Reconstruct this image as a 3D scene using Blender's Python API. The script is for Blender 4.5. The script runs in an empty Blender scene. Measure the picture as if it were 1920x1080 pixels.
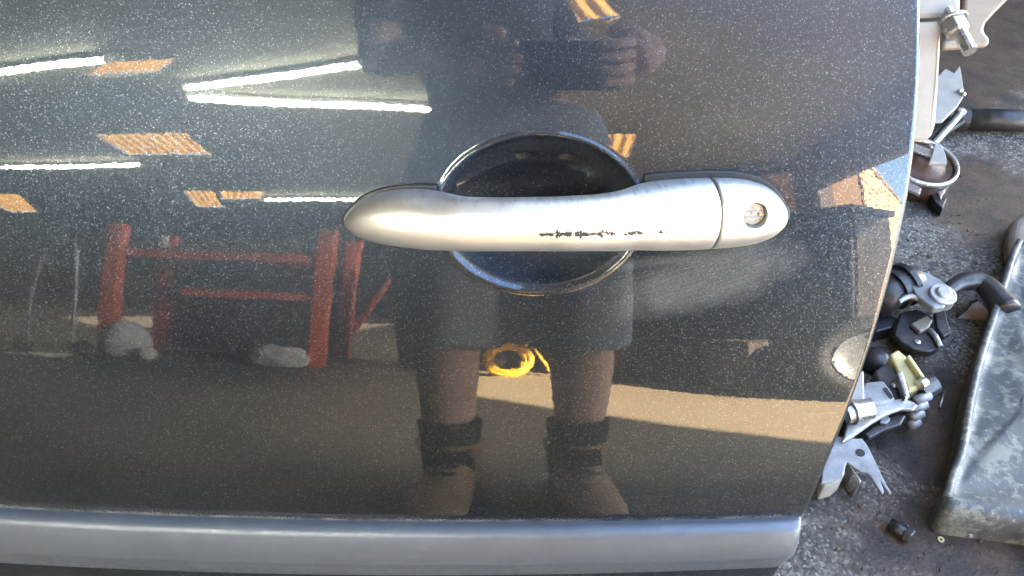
import bpy, bmesh, math, random
import numpy as np
from mathutils import Vector, Matrix, Euler
random.seed(7)
R = math.radians
scene = bpy.context.scene
COL = scene.collection

# ------------------------------------------------------------------ camera
FPX = 1600.0                      # focal length in pixels of the 1920 px frame
BETA = R(44.0); HC = 0.86; D0 = 0.455
CAM = np.array([0.0, 0.0, HC])
FWD = np.array([0.0, math.cos(BETA), -math.sin(BETA)])
UP = np.array([0.0, math.sin(BETA), math.cos(BETA)])
RT = np.array([1.0, 0.0, 0.0])
cam = bpy.data.cameras.new('camera')
cam.sensor_width = 36.0; cam.lens = 36.0 * FPX / 1920.0
cam.clip_start = 0.003; cam.clip_end = 400
camo = bpy.data.objects.new('camera', cam); COL.objects.link(camo)
camo.location = CAM; camo.rotation_euler = (math.pi / 2 - BETA, 0, 0)
scene.camera = camo

# ------------------------------------------------------------------ sky and sun
SUN_AZ = Vector((0.68, 0.73, 0)).normalized(); SUN_EL = R(24)
w = bpy.data.worlds.new('World'); scene.world = w; w.use_nodes = True
nt = w.node_tree
bg = nt.nodes['Background']; bg.inputs['Strength'].default_value = 0.09
sky = nt.nodes.new('ShaderNodeTexSky'); sky.sky_type = 'NISHITA'; sky.sun_disc = False
sky.sun_elevation = SUN_EL; sky.sun_rotation = math.atan2(SUN_AZ.x, SUN_AZ.y)
nt.links.new(sky.outputs[0], bg.inputs[0])
sun = bpy.data.lights.new('sun', 'SUN'); sun.energy = 5.0; sun.angle = R(0.53); sun.color = (1.0, 0.86, 0.66)
suno = bpy.data.objects.new('sun', sun); COL.objects.link(suno)
sd = SUN_AZ * math.cos(SUN_EL) + Vector((0, 0, math.sin(SUN_EL)))
suno.rotation_euler = sd.to_track_quat('Z', 'Y').to_euler(); suno.location = (6, 6, 8)

vs = scene.view_settings
vs.view_transform = 'Standard'; vs.look = 'None'; vs.gamma = 1.0; vs.use_curve_mapping = False
vs.exposure = 5.08
scene.render.engine = 'CYCLES'
cy = scene.cycles
cy.use_denoising = True; cy.max_bounces = 9; cy.diffuse_bounces = 5; cy.glossy_bounces = 5
cy.sample_clamp_indirect = 4.0; cy.caustics_reflective = False; cy.caustics_refractive = False
cy.use_adaptive_sampling = False

# ------------------------------------------------------------------ helpers
def tag(o, label=None, cat=None, group=None, kind=None):
    if label: o['label'] = label
    if cat: o['category'] = cat
    if group: o['group'] = group
    if kind: o['kind'] = kind
    return o

def wloc(o):
    v = Vector((0, 0, 0))
    while o is not None:
        v = v + o.location; o = o.parent
    return v

def thing(name, label, cat, loc=(0, 0, 0), group=None):
    o = bpy.data.objects.new(name, None); COL.objects.link(o)
    o.empty_display_size = 0.05; o.location = loc
    return tag(o, label, cat, group)

def link(name, me, mat, parent=None, smooth=False, bevel=0.0, seg=2, auto=None):
    """mesh given in world coordinates -> one object (moved into the parent's space)"""
    o = bpy.data.objects.new(name, me); COL.objects.link(o)
    if mat is not None: me.materials.append(mat)
    if parent is not None:
        o.parent = parent
        me.transform(Matrix.Translation(-wloc(parent)))
    if smooth: me.polygons.foreach_set('use_smooth', [True] * len(me.polygons))
    if bevel > 0:
        b = o.modifiers.new('bevel', 'BEVEL'); b.width = bevel; b.segments = seg; b.limit_method = 'ANGLE'; b.angle_limit = R(35)
        b.harden_normals = False
    return o

def done(bm, name='m'):
    bmesh.ops.recalc_face_normals(bm, faces=bm.faces)
    me = bpy.data.meshes.new(name); bm.to_mesh(me); bm.free(); return me

def box(bm, lo, hi, mat4=None):
    r = bmesh.ops.create_cube(bm, size=1.0)
    for v in r['verts']:
        v.co = Vector((lo[i] + (v.co[i] + 0.5) * (hi[i] - lo[i]) for i in range(3)))
        if mat4 is not None: v.co = mat4 @ v.co
    return r['verts']

def prism(bm, pts, d):
    """pts: world points of one flat outline; d: extrusion vector"""
    a = [bm.verts.new(Vector(p)) for p in pts]
    b = [bm.verts.new(Vector(p) + Vector(d)) for p in pts]
    bm.faces.new(a); bm.faces.new(list(reversed(b)))
    n = len(a)
    for i in range(n): bm.faces.new((a[i], b[i], b[(i + 1) % n], a[(i + 1) % n]))

def frame_of(t):
    t = t.normalized(); r = Vector((0, 0, 1)) if abs(t.z) < 0.9 else Vector((1, 0, 0))
    u = t.cross(r).normalized(); return u, t.cross(u).normalized()

def tube(bm, pts, rad, n=12, caps=True):
    pts = [Vector(p) for p in pts]
    if not hasattr(rad, '__len__'): rad = [rad] * len(pts)
    rings = []; u = None
    for i, p in enumerate(pts):
        t = (pts[min(i + 1, len(pts) - 1)] - pts[max(i - 1, 0)]).normalized()
        if u is None: u, v = frame_of(t)
        else:
            u = (u - t * u.dot(t)).normalized()
        v = t.cross(u).normalized()
        rings.append([bm.verts.new(p + (u * math.cos(2 * math.pi * k / n) + v * math.sin(2 * math.pi * k / n)) * rad[i]) for k in range(n)])
    for a, b in zip(rings, rings[1:]):
        for k in range(n): bm.faces.new((a[k], a[(k + 1) % n], b[(k + 1) % n], b[k]))
    if caps:
        bm.faces.new(list(reversed(rings[0]))); bm.faces.new(rings[-1])

def curve_pts(pts, n=8):
    """Catmull-Rom through pts"""
    P = [Vector(p) for p in pts]; out = []
    for i in range(len(P) - 1):
        p0 = P[max(i - 1, 0)]; p1 = P[i]; p2 = P[i + 1]; p3 = P[min(i + 2, len(P) - 1)]
        for k in range(n):
            t = k / n
            out.append(0.5 * ((2 * p1) + (p2 - p0) * t + (2 * p0 - 5 * p1 + 4 * p2 - p3) * t * t + (3 * p1 - p0 - 3 * p2 + p3) * t ** 3))
    out.append(P[-1]); return out

def lathe(bm, prof, c, axis=Vector((0, 0, 1)), n=28, close=False):
    """prof: (radius, along-axis) pairs"""
    axis = Vector(axis).normalized(); u, v = frame_of(axis); c = Vector(c)
    rings = []
    for r, h in prof:
        rings.append([bm.verts.new(c + axis * h + (u * math.cos(2 * math.pi * k / n) + v * math.sin(2 * math.pi * k / n)) * max(r, 1e-5)) for k in range(n)])
    seq = list(zip(rings, rings[1:])) + ([(rings[-1], rings[0])] if close else [])
    for a, b in seq:
        for k in range(n): bm.faces.new((a[k], a[(k + 1) % n], b[(k + 1) % n], b[k]))
    if not close:
        bm.faces.new(list(reversed(rings[0]))); bm.faces.new(rings[-1])

def part(name, fn, mat, parent, **kw):
    bm = bmesh.new(); fn(bm); return link(name, done(bm, name), mat, parent, **kw)

def ray(px, py):
    d = FWD + RT * (px - 960) / FPX - UP * (py - 540) / FPX
    return d / np.linalg.norm(d)

def fp(px, py, z=0.0):
    """point of the workshop floor (or of a level z above it) behind a pixel"""
    d = ray(px, py); t = (z - CAM[2]) / d[2]; return Vector(CAM + d * t)

# ------------------------------------------------------------------ the door's curved surface
P0 = CAM + FWD * D0
A0 = R(23.0); KC = 1 / 0.95; RX = 4.0
def surf(x, s, h=0.0):
    a = A0 + KC * s
    n = np.array([0 * a, -np.cos(a), np.sin(a)])
    p = np.array([x + 0 * a, P0[1] + (-np.cos(a) + math.cos(A0)) / KC + 0 * x, P0[2] + (np.sin(a) - math.sin(A0)) / KC + 0 * x])
    N = n + np.array([x / RX + 0 * a, 0 * a, 0 * a]); N = N / np.sqrt((N * N).sum(0))
    return p + n * (-x * x / (2 * RX)) + N * h
def V(x, s, h=0.0): return Vector(surf(float(x), float(s), float(h)))
def nrm(x, s): return (V(x, s, 0.01) - V(x, s, 0)).normalized()
def hit(px, py, h=0.0):
    d = ray(px, py); v = np.array([(px - 960) * D0 / FPX, -(py - 540) * D0 / FPX, D0])
    G = lambda v: surf(v[0], v[1], h) - (CAM + d * v[2])
    for _ in range(12):
        g = G(v); J = np.zeros((3, 3))
        for i in range(3):
            e = np.zeros(3); e[i] = 1e-6; J[:, i] = (G(v + e) - g) / 1e-6
        v = v - np.linalg.solve(J, g)
    return float(v[0]), float(v[1])

# ------------------------------------------------------------------ materials
def mat(name):
    m = bpy.data.materials.new(name); m.use_nodes = True
    return m, m.node_tree, m.node_tree.nodes['Principled BSDF']
def N(nt, t, **kw):
    n = nt.nodes.new(t)
    for k, v in kw.items(): setattr(n, k, v)
    return n
def val(nt, a, op, b, clamp=False):
    n = nt.nodes.new('ShaderNodeMath'); n.operation = op; n.use_clamp = clamp
    for i, x in enumerate((a, b)):
        if x is None: continue
        if isinstance(x, (int, float)): n.inputs[i].default_value = x
        else: nt.links.new(x, n.inputs[i])
    return n.outputs[0]
def ramp(nt, fac, stops):
    n = nt.nodes.new('ShaderNodeValToRGB'); cr = n.color_ramp
    while len(cr.elements) < len(stops): cr.elements.new(0.5)
    for e, (p, c) in zip(cr.elements, stops):
        e.position = p; e.color = (c if hasattr(c, '__len__') else (c, c, c)) + ((1,) if not hasattr(c, '__len__') or len(c) == 3 else ())
    nt.links.new(fac, n.inputs[0]); return n.outputs[0]
def mix(nt, f, a, b):
    n = nt.nodes.new('ShaderNodeMix'); n.data_type = 'RGBA'
    for i, x in ((0, f), (6, a), (7, b)):
        if isinstance(x, (int, float)): n.inputs[i].default_value = x
        elif isinstance(x, tuple): n.inputs[i].default_value = x + (1,)
        else: nt.links.new(x, n.inputs[i])
    return n.outputs[2]
def tex(nt, kind, scale, vec=None, detail=4, rough=0.55, **kw):
    n = nt.nodes.new(kind); n.inputs['Scale'].default_value = scale
    if kind == 'ShaderNodeTexNoise': n.inputs['Detail'].default_value = detail; n.inputs['Roughness'].default_value = rough
    for k, v in kw.items(): setattr(n, k, v)
    if vec is not None: nt.links.new(vec, n.inputs['Vector'])
    return n
def objco(nt): return nt.nodes.new('ShaderNodeTexCoord').outputs['Object']
def bump(nt, h, p, strength=0.3, dist=0.002, key='Normal'):
    b = nt.nodes.new('ShaderNodeBump'); b.inputs['Strength'].default_value = strength; b.inputs['Distance'].default_value = dist
    nt.links.new(h, b.inputs['Height']); nt.links.new(b.outputs[0], p.inputs[key]); return b

def simple(name, col, rough=0.6, metal=0.0, var=0.25, scale=40.0, bmp=0.15, col2=None, dist=0.001):
    """a base colour broken up by two octaves of wear, uneven gloss and fine relief"""
    m, nt, p = mat(name); co = objco(nt)
    n1 = tex(nt, 'ShaderNodeTexNoise', scale, co, 6, 0.65); n2 = tex(nt, 'ShaderNodeTexNoise', scale * 6, co, 3)
    c2 = col2 or tuple(c * (1 - var) for c in col); c3 = tuple(min(1, c * (1 + var)) for c in col)
    c = ramp(nt, n1.outputs[0], [(0.33, c2), (0.5, col), (0.68, c3)])
    nt.links.new(c, p.inputs['Base Color']); p.inputs['Metallic'].default_value = metal
    nt.links.new(ramp(nt, n2.outputs[0], [(0.3, max(0.05, rough - 0.12)), (0.7, min(1, rough + 0.12))]), p.inputs['Roughness'])
    if bmp: bump(nt, n2.outputs[0], p, bmp, dist)
    return m

def make_paint():
    m, nt, p = mat('dark_metallic_paint')
    uv = N(nt, 'ShaderNodeUVMap'); uv.uv_map = 'door'; co = uv.outputs[0]          # metres along (x, s)
    sep = N(nt, 'ShaderNodeSeparateXYZ'); nt.links.new(co, sep.inputs[0]); X, S = sep.outputs[0], sep.outputs[1]
    # flakes under the lacquer
    fl = tex(nt, 'ShaderNodeTexVoronoi', 2300.0, co, voronoi_dimensions='2D')
    fl2 = tex(nt, 'ShaderNodeTexVoronoi', 1100.0, co, voronoi_dimensions='2D')
    geo = N(nt, 'ShaderNodeNewGeometry')
    def jitter(v, amp):
        a = N(nt, 'ShaderNodeVectorMath', operation='SUBTRACT'); nt.links.new(v.outputs['Color'], a.inputs[0]); a.inputs[1].default_value = (0.5, 0.5, 0.5)
        b = N(nt, 'ShaderNodeVectorMath', operation='SCALE'); nt.links.new(a.outputs[0], b.inputs[0]); b.inputs['Scale'].default_value = amp
        return b.outputs[0]
    s1 = N(nt, 'ShaderNodeVectorMath', operation='ADD'); nt.links.new(geo.outputs['Normal'], s1.inputs[0]); nt.links.new(jitter(fl, 0.15), s1.inputs[1])
    s2 = N(nt, 'ShaderNodeVectorMath', operation='ADD'); nt.links.new(s1.outputs[0], s2.inputs[0]); nt.links.new(jitter(fl2, 0.07), s2.inputs[1])
    nn = N(nt, 'ShaderNodeVectorMath', operation='NORMALIZE'); nt.links.new(s2.outputs[0], nn.inputs[0])
    nt.links.new(nn.outputs[0], p.inputs['Normal'])
    sepc = N(nt, 'ShaderNodeSeparateColor'); nt.links.new(fl.outputs['Color'], sepc.inputs[0])
    fcol = ramp(nt, sepc.outputs[0], [(0.0, (0.018, 0.025, 0.037)), (0.80, (0.026, 0.036, 0.053)), (0.96, (0.044, 0.058, 0.082)), (1.0, (0.13, 0.155, 0.19))])
    # dust specks, some round, a little clumped
    sp = tex(nt, 'ShaderNodeTexVoronoi', 520.0, co, voronoi_dimensions='2D')
    sps = N(nt, 'ShaderNodeSeparateColor'); nt.links.new(sp.outputs['Color'], sps.inputs[0])
    lim = ramp(nt, sps.outputs[1], [(0.97, 0.0), (0.99, 0.07), (1.0, 0.16)])
    speck = val(nt, sp.outputs['Distance'], 'LESS_THAN', lim)
    # wiped, dusty patch below the lock and dust lying along the handle and the moulding
    def ell(cx, cs, rx, rs, rot):
        mp = N(nt, 'ShaderNodeMapping'); mp.vector_type = 'TEXTURE'
        mp.inputs['Location'].default_value = (cx, cs, 0); mp.inputs['Rotation'].default_value = (0, 0, rot); mp.inputs['Scale'].default_value = (rx, rs, 1)
        nt.links.new(co, mp.inputs[0])
        ln = N(nt, 'ShaderNodeVectorMath', operation='LENGTH'); nt.links.new(mp.outputs[0], ln.inputs[0]); return ln.outputs['Value'], mp.outputs[0]
    a, b = hit(1330, 520), hit(1255, 545)
    c = hit(1300, 487)
    wob = tex(nt, 'ShaderNodeTexNoise', 60.0, co, 4)
    def soft(r, lo, hi):
        x = val(nt, r, 'ADD', val(nt, val(nt, wob.outputs[0], 'SUBTRACT', 0.5), 'MULTIPLY', 0.55))
        return ramp(nt, x, [(lo, 1.0), (hi, 0.0)])
    r1, loc1 = ell(a[0], a[1], 0.062, 0.022, R(16))
    st = N(nt, 'ShaderNodeMapping'); st.inputs['Scale'].default_value = (0.8, 14.0, 1.0); nt.links.new(loc1, st.inputs[0])
    streak = tex(nt, 'ShaderNodeTexNoise', 4.0, st.outputs[0], 6, 0.7)
    m1 = val(nt, soft(r1, 0.45, 1.0), 'MULTIPLY', ramp(nt, streak.outputs[0], [(0.3, 0.06), (0.75, 0.36)]))
    r2, loc2 = ell(b[0], b[1], 0.017, 0.016, 0.3)
    swn = tex(nt, 'ShaderNodeTexNoise', 5.0, loc2, 6, 0.8); swn.inputs['Distortion'].default_value = 2.5
    m2 = val(nt, soft(r2, 0.3, 1.0), 'MULTIPLY', ramp(nt, swn.outputs[0], [(0.4, 0.02), (0.62, 0.3)]))
    r3, _ = ell(c[0], c[1], 0.060, 0.005, R(4))
    m3 = val(nt, soft(r3, 0.2, 1.0), 'MULTIPLY', 0.18)
    fine = tex(nt, 'ShaderNodeTexNoise', 900.0, co, 2)
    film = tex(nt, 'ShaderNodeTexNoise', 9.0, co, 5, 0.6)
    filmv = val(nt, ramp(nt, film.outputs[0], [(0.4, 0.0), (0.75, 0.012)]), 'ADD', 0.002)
    # pale film painted in as sky sheen on the upper rear corner, uneven front
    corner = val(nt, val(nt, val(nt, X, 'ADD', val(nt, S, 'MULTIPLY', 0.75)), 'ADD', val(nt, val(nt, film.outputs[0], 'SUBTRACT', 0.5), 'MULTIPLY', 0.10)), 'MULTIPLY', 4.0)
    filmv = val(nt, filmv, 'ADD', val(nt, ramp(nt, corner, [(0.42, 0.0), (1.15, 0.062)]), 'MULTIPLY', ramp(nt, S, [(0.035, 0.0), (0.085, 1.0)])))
    dust = val(nt, val(nt, m1, 'MAXIMUM', m2), 'MAXIMUM', m3)
    dust = val(nt, dust, 'MULTIPLY', ramp(nt, fine.outputs[0], [(0.3, 0.5), (0.7, 1.0)]))
    # a broken line of grime above the moulding
    g0, g1 = hit(0, 951), hit(1500, 968); gk = (g1[1] - g0[1]) / (g1[0] - g0[0])
    gd = val(nt, val(nt, S, 'SUBTRACT', val(nt, val(nt, X, 'MULTIPLY', gk), 'ADD', g0[1] - gk * g0[0])), 'SUBTRACT', val(nt, val(nt, fine.outputs[0], 'SUBTRACT', 0.42), 'MULTIPLY', 0.010))
    dust = val(nt, dust, 'MAXIMUM', val(nt, ramp(nt, val(nt, gd, 'MULTIPLY', 400.0), [(0.1, 0.32), (0.5, 0.0)]), 'MULTIPLY', val(nt, ramp(nt, wob.outputs[0], [(0.35, 0.2), (0.6, 1.0)]), 'MULTIPLY', val(nt, gd, 'GREATER_THAN', -0.012))))
    # scratches: thin bright hairlines
    scm = N(nt, 'ShaderNodeMapping'); scm.inputs['Rotation'].default_value = (0, 0, R(-9)); scm.inputs['Scale'].default_value = (1.0, 16.0, 1.0); nt.links.new(co, scm.inputs[0])
    scr = tex(nt, 'ShaderNodeTexVoronoi', 11.0, scm.outputs[0], voronoi_dimensions='2D', feature='DISTANCE_TO_EDGE')
    scn = tex(nt, 'ShaderNodeTexNoise', 14.0, co, 2)
    hair = val(nt, val(nt, scr.outputs['Distance'], 'LESS_THAN', 0.0022), 'MULTIPLY', ramp(nt, scn.outputs[0], [(0.60, 0.0), (0.66, 0.18)]))
    dust = val(nt, val(nt, dust, 'MAXIMUM', filmv), 'MAXIMUM', hair)  # also carries the sky sheen painted into the corner
    dust_and_sheen = val(nt, val(nt, dust, 'MAXIMUM', val(nt, speck, 'MULTIPLY', 0.10)), 'MINIMUM', 0.85)
    p.inputs['Metallic'].default_value = 1.0
    nt.links.new(fcol, p.inputs['Base Color']); p.inputs['Roughness'].default_value = 0.38
    p.inputs['Coat Weight'].default_value = 1.0; p.inputs['Coat Roughness'].default_value = 0.012; p.inputs['Coat IOR'].default_value = 1.62
    peel = tex(nt, 'ShaderNodeTexNoise', 420.0, co, 1)
    bump(nt, peel.outputs[0], p, 0.035, 0.0001, 'Coat Normal')
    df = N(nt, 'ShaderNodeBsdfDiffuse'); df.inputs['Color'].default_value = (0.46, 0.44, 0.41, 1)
    ms = N(nt, 'ShaderNodeMixShader'); nt.links.new(dust_and_sheen, ms.inputs[0]); nt.links.new(p.outputs[0], ms.inputs[1]); nt.links.new(df.outputs[0], ms.inputs[2])
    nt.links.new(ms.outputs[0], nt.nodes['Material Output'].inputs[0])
    return m

def make_silver():
    """satin silver paint of the handle, with the chipped line and grubby wear along its top edge"""
    m, nt, p = mat('satin_silver')
    uv = N(nt, 'ShaderNodeUVMap'); uv.uv_map = 'door'; co = uv.outputs[0]
    sep = N(nt, 'ShaderNodeSeparateXYZ'); nt.links.new(co, sep.inputs[0]); X, S = sep.outputs[0], sep.outputs[1]
    n1 = tex(nt, 'ShaderNodeTexNoise', 55.0, co, 6, 0.7); n2 = tex(nt, 'ShaderNodeTexNoise', 900.0, co, 2)
    base = ramp(nt, n1.outputs[0], [(0.3, (0.76, 0.745, 0.71)), (0.55, (0.81, 0.80, 0.77)), (0.7, (0.85, 0.84, 0.81))])
    x0, s0 = hit(1010, 438, 0.028); x1, _ = hit(1262, 436, 0.026)
    mp = N(nt, 'ShaderNodeMapping'); mp.inputs['Scale'].default_value = (1, 0, 0); nt.links.new(co, mp.inputs[0])
    wn = tex(nt, 'ShaderNodeTexNoise', 260.0, mp.outputs[0], 3, 0.7); wl = tex(nt, 'ShaderNodeTexNoise', 60.0, mp.outputs[0], 1)
    u = val(nt, val(nt, X, 'SUBTRACT', x0), 'DIVIDE', x1 - x0)
    win = ramp(nt, u, [(0.0, 0.0), (0.02, 0.75), (0.2, 0.9), (0.46, 1.0), (0.54, 0.9), (0.57, 0.0)])
    win2 = ramp(nt, u, [(0.62, 0.0), (0.64, 0.9), (0.76, 0.7), (0.79, 0.0), (0.89, 0.0), (0.9, 0.5), (0.95, 0.4), (0.97, 0.0)])
    wv = val(nt, val(nt, win, 'MAXIMUM', win2), 'MULTIPLY', ramp(nt, wn.outputs[0], [(0.36, 0.0006), (0.5, 0.0012), (0.66, 0.0032)]))
    wv = val(nt, wv, 'MULTIPLY', ramp(nt, wl.outputs[0], [(0.3, 0.5), (0.6, 1.0)]))
    wob = tex(nt, 'ShaderNodeTexNoise', 1500.0, co, 2)
    cw = tex(nt, 'ShaderNodeTexNoise', 210.0, mp.outputs[0], 3, 0.7, noise_dimensions='4D'); cw.inputs['W'].default_value = 5.0
    s_off = val(nt, val(nt, S, 'SUBTRACT', s0), 'ADD', val(nt, val(nt, cw.outputs[0], 'SUBTRACT', 0.5), 'MULTIPLY', 0.0035))
    ds = val(nt, val(nt, s_off, 'ABSOLUTE', None), 'ADD', val(nt, val(nt, wob.outputs[0], 'SUBTRACT', 0.5), 'MULTIPLY', 0.0018))
    chip = val(nt, val(nt, ds, 'MAXIMUM', 0.00002), 'LESS_THAN', wv)
    cb = tex(nt, 'ShaderNodeTexNoise', 420.0, co, 3, 0.6); chip = val(nt, chip, 'MULTIPLY', val(nt, cb.outputs[0], 'GREATER_THAN', 0.43))
    base = mix(nt, chip, base, (0.035, 0.035, 0.035))
    # worn film along the upper edge
    _, se = hit(1000, 378, 0.024)
    e = ramp(nt, val(nt, val(nt, S, 'SUBTRACT', se - 0.006), 'MULTIPLY', 60.0), [(0.0, 0.0), (0.5, 1.0)])
    wp = tex(nt, 'ShaderNodeTexNoise', 240.0, co, 5, 0.75)
    worn = val(nt, e, 'MULTIPLY', ramp(nt, wp.outputs[0], [(0.50, 0.0), (0.62, 0.35)]))
    base = mix(nt, worn, base, (0.20, 0.215, 0.24))
    nt.links.new(base, p.inputs['Base Color'])
    nt.links.new(val(nt, 0.92, 'SUBTRACT', val(nt, chip, 'MULTIPLY', 0.9)), p.inputs['Metallic'])
    nt.links.new(val(nt, val(nt, worn, 'MULTIPLY', 0.12), 'ADD', ramp(nt, n1.outputs[0], [(0.3, 0.36), (0.7, 0.46)])), p.inputs['Roughness'])
    p.inputs['Coat Weight'].default_value = 0.35; p.inputs['Coat Roughness'].default_value = 0.12
    bump(nt, n2.outputs[0], p, 0.04, 0.0004)
    return m

def make_concrete():
    m, nt, p = mat('oil_stained_concrete'); co = objco(nt)
    big = tex(nt, 'ShaderNodeTexNoise', 2.6, co, 7, 0.62); mid = tex(nt, 'ShaderNodeTexNoise', 22.0, co, 6, 0.6); fine = tex(nt, 'ShaderNodeTexNoise', 220.0, co, 4, 0.7)
    vd = tex(nt, 'ShaderNodeTexVoronoi', 120.0, co, voronoi_dimensions='2D'); vd.inputs['Randomness'].default_value = 1.0
    dist = N(nt, 'ShaderNodeMix'); dist.data_type = 'VECTOR'
    nz = tex(nt, 'ShaderNodeTexNoise', 70.0, co, 3)
    dist.inputs[0].default_value = 0.03; nt.links.new(co, dist.inputs[4]); nt.links.new(nz.outputs[1], dist.inputs[5])
    nt.links.new(dist.outputs[1], vd.inputs['Vector'])
    sp = N(nt, 'ShaderNodeSeparateColor'); nt.links.new(vd.outputs['Color'], sp.inputs[0])
    chip = val(nt, vd.outputs['Distance'], 'LESS_THAN', ramp(nt, sp.outputs[0], [(0.42, 0.0), (0.65, 0.34), (1.0, 0.58)]))
    base = ramp(nt, mid.outputs[0], [(0.3, (0.088, 0.080, 0.066)), (0.5, (0.150, 0.142, 0.120)), (0.7, (0.25, 0.24, 0.21))])
    base = mix(nt, val(nt, chip, 'MULTIPLY', 0.9), base, (0.022, 0.022, 0.024))
    vg = tex(nt, 'ShaderNodeTexVoronoi', 330.0, co, voronoi_dimensions='2D'); gs = N(nt, 'ShaderNodeSeparateColor'); nt.links.new(vg.outputs['Color'], gs.inputs[0])
    base = mix(nt, ramp(nt, gs.outputs[1], [(0.0, 0.0), (0.55, 0.0), (0.6, 0.55), (1.0, 0.75)]), base, (0.05, 0.047, 0.042))
    base = mix(nt, ramp(nt, gs.outputs[2], [(0.0, 0.0), (0.86, 0.0), (0.88, 0.7), (1.0, 0.8)]), base, (0.40, 0.385, 0.34))
    base = mix(nt, ramp(nt, fine.outputs[0], [(0.48, 0.0), (0.64, 0.8)]), base, (0.035, 0.032, 0.028))
    base = mix(nt, ramp(nt, big.outputs[0], [(0.3, 0.0), (0.8, 0.35)]), base, (0.16, 0.13, 0.10))
    rust = mix(nt, ramp(nt, mid.outputs[0], [(0.35, 0.0), (0.65, 1.0)]), (0.012, 0.008, 0.006), (0.070, 0.036, 0.017))
    stn = tex(nt, 'ShaderNodeTexNoise', 3.3, co, 8, 0.66); stn.noise_dimensions = '4D'; stn.inputs['W'].default_value = 3.1
    # oil and rust soaked in where the parts were stripped
    def blot(px, py, r, e=1.0):
        c = fp(px, py)
        mp = N(nt, 'ShaderNodeMapping'); mp.vector_type = 'TEXTURE'; mp.inputs['Location'].default_value = c; mp.inputs['Scale'].default_value = (r, r * e, r)
        nt.links.new(co, mp.inputs[0]); ln = N(nt, 'ShaderNodeVectorMath', operation='LENGTH'); nt.links.new(mp.outputs[0], ln.inputs[0])
        v = val(nt, ln.outputs['Value'], 'ADD', val(nt, val(nt, stn.outputs[0], 'SUBTRACT', 0.5), 'MULTIPLY', 2.2))
        v = val(nt, v, 'ADD', val(nt, val(nt, mid.outputs[0], 'SUBTRACT', 0.5), 'MULTIPLY', 0.9))
        v = val(nt, v, 'ADD', val(nt, val(nt, fine.outputs[0], 'SUBTRACT', 0.5), 'MULTIPLY', 1.1))
        return ramp(nt, v, [(0.55, 1.0), (1.05, 0.0)])
    st = None
    for b in [(1900, 80, 0.42, 0.7), (1870, 370, 0.14, 1.0), (1740, 800, 0.13, 1.1), (1750, 1010, 0.17, 0.55), (1900, 1060, 0.16, 0.6), (1780, 150, 0.22, 0.8)]:
        v = blot(*b); st = v if st is None else val(nt, st, 'MAXIMUM', v)
    st = val(nt, st, 'MAXIMUM', ramp(nt, val(nt, val(nt, stn.outputs[0], 'MULTIPLY', 0.6), 'ADD', val(nt, val(nt, mid.outputs[0], 'MULTIPLY', 0.2), 'ADD', val(nt, fine.outputs[0], 'MULTIPLY', 0.2))), [(0.50, 0.0), (0.60, 0.75)]))
    base = mix(nt, val(nt, st, 'MULTIPLY', 0.92), base, rust)
    sxyz = N(nt, 'ShaderNodeSeparateXYZ'); nt.links.new(co, sxyz.inputs[0])      # tan painted in to brighten the sunlit floor, darker leftwards for light fall-off
    far = val(nt, val(nt, sxyz.outputs[1], 'ADD', 0.45), 'ADD', val(nt, val(nt, big.outputs[0], 'SUBTRACT', 0.5), 'MULTIPLY', 0.9))
    sunlit_tan = mix(nt, ramp(nt, mid.outputs[0], [(0.3, 0.0), (0.7, 1.0)]), (0.40, 0.30, 0.18), (0.54, 0.42, 0.26))
    side = val(nt, val(nt, val(nt, sxyz.outputs[0], 'ADD', 1.15), 'ADD', val(nt, val(nt, big.outputs[0], 'SUBTRACT', 0.5), 'MULTIPLY', 0.8)), 'MULTIPLY', 1.5)
    dm = val(nt, ramp(nt, val(nt, far, 'MULTIPLY', -1.6), [(0.0, 0.0), (0.6, 0.85)]), 'MULTIPLY', ramp(nt, side, [(0.0, 0.12), (0.9, 1.0)]))
    base = mix(nt, dm, base, sunlit_tan)
    nt.links.new(base, p.inputs['Base Color'])
    nt.links.new(ramp(nt, st, [(0.0, 0.8), (1.0, 0.5)]), p.inputs['Roughness'])
    hh = val(nt, val(nt, fine.outputs[0], 'MULTIPLY', 0.6), 'SUBTRACT', val(nt, chip, 'MULTIPLY', 0.5))
    bump(nt, hh, p, 0.9, 0.003)
    return m

def make_worn_panel():
    m, nt, p = mat('scuffed_grey_paint'); co = objco(nt)
    a = tex(nt, 'ShaderNodeTexNoise', 22.0, co, 8, 0.72); b = tex(nt, 'ShaderNodeTexNoise', 120.0, co, 6, 0.75); c = tex(nt, 'ShaderNodeTexNoise', 30.0, co, 5)
    base = ramp(nt, c.outputs[0], [(0.3, (0.045, 0.050, 0.056)), (0.6, (0.080, 0.087, 0.092)), (0.75, (0.115, 0.122, 0.124))])
    k = val(nt, val(nt, a.outputs[0], 'MULTIPLY', 0.65), 'ADD', val(nt, b.outputs[0], 'MULTIPLY', 0.35))
    base = mix(nt, ramp(nt, k, [(0.50, 0.0), (0.55, 0.9)]), base, (0.175, 0.178, 0.155))
    base = mix(nt, ramp(nt, b.outputs[0], [(0.60, 0.0), (0.66, 0.8)]), base, (0.27, 0.275, 0.26))
    nt.links.new(base, p.inputs['Base Color']); p.inputs['Roughness'].default_value = 0.55
    bump(nt, k, p, 0.4, 0.001); return m

def make_cord(): return simple('yellow_rubber', (0.80, 0.47, 0.02), 0.5, 0, 0.12, 30)
def make_boards(name, col): return simple(name, col, 0.7, 0, 0.10, 5.0, 0.1)

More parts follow.
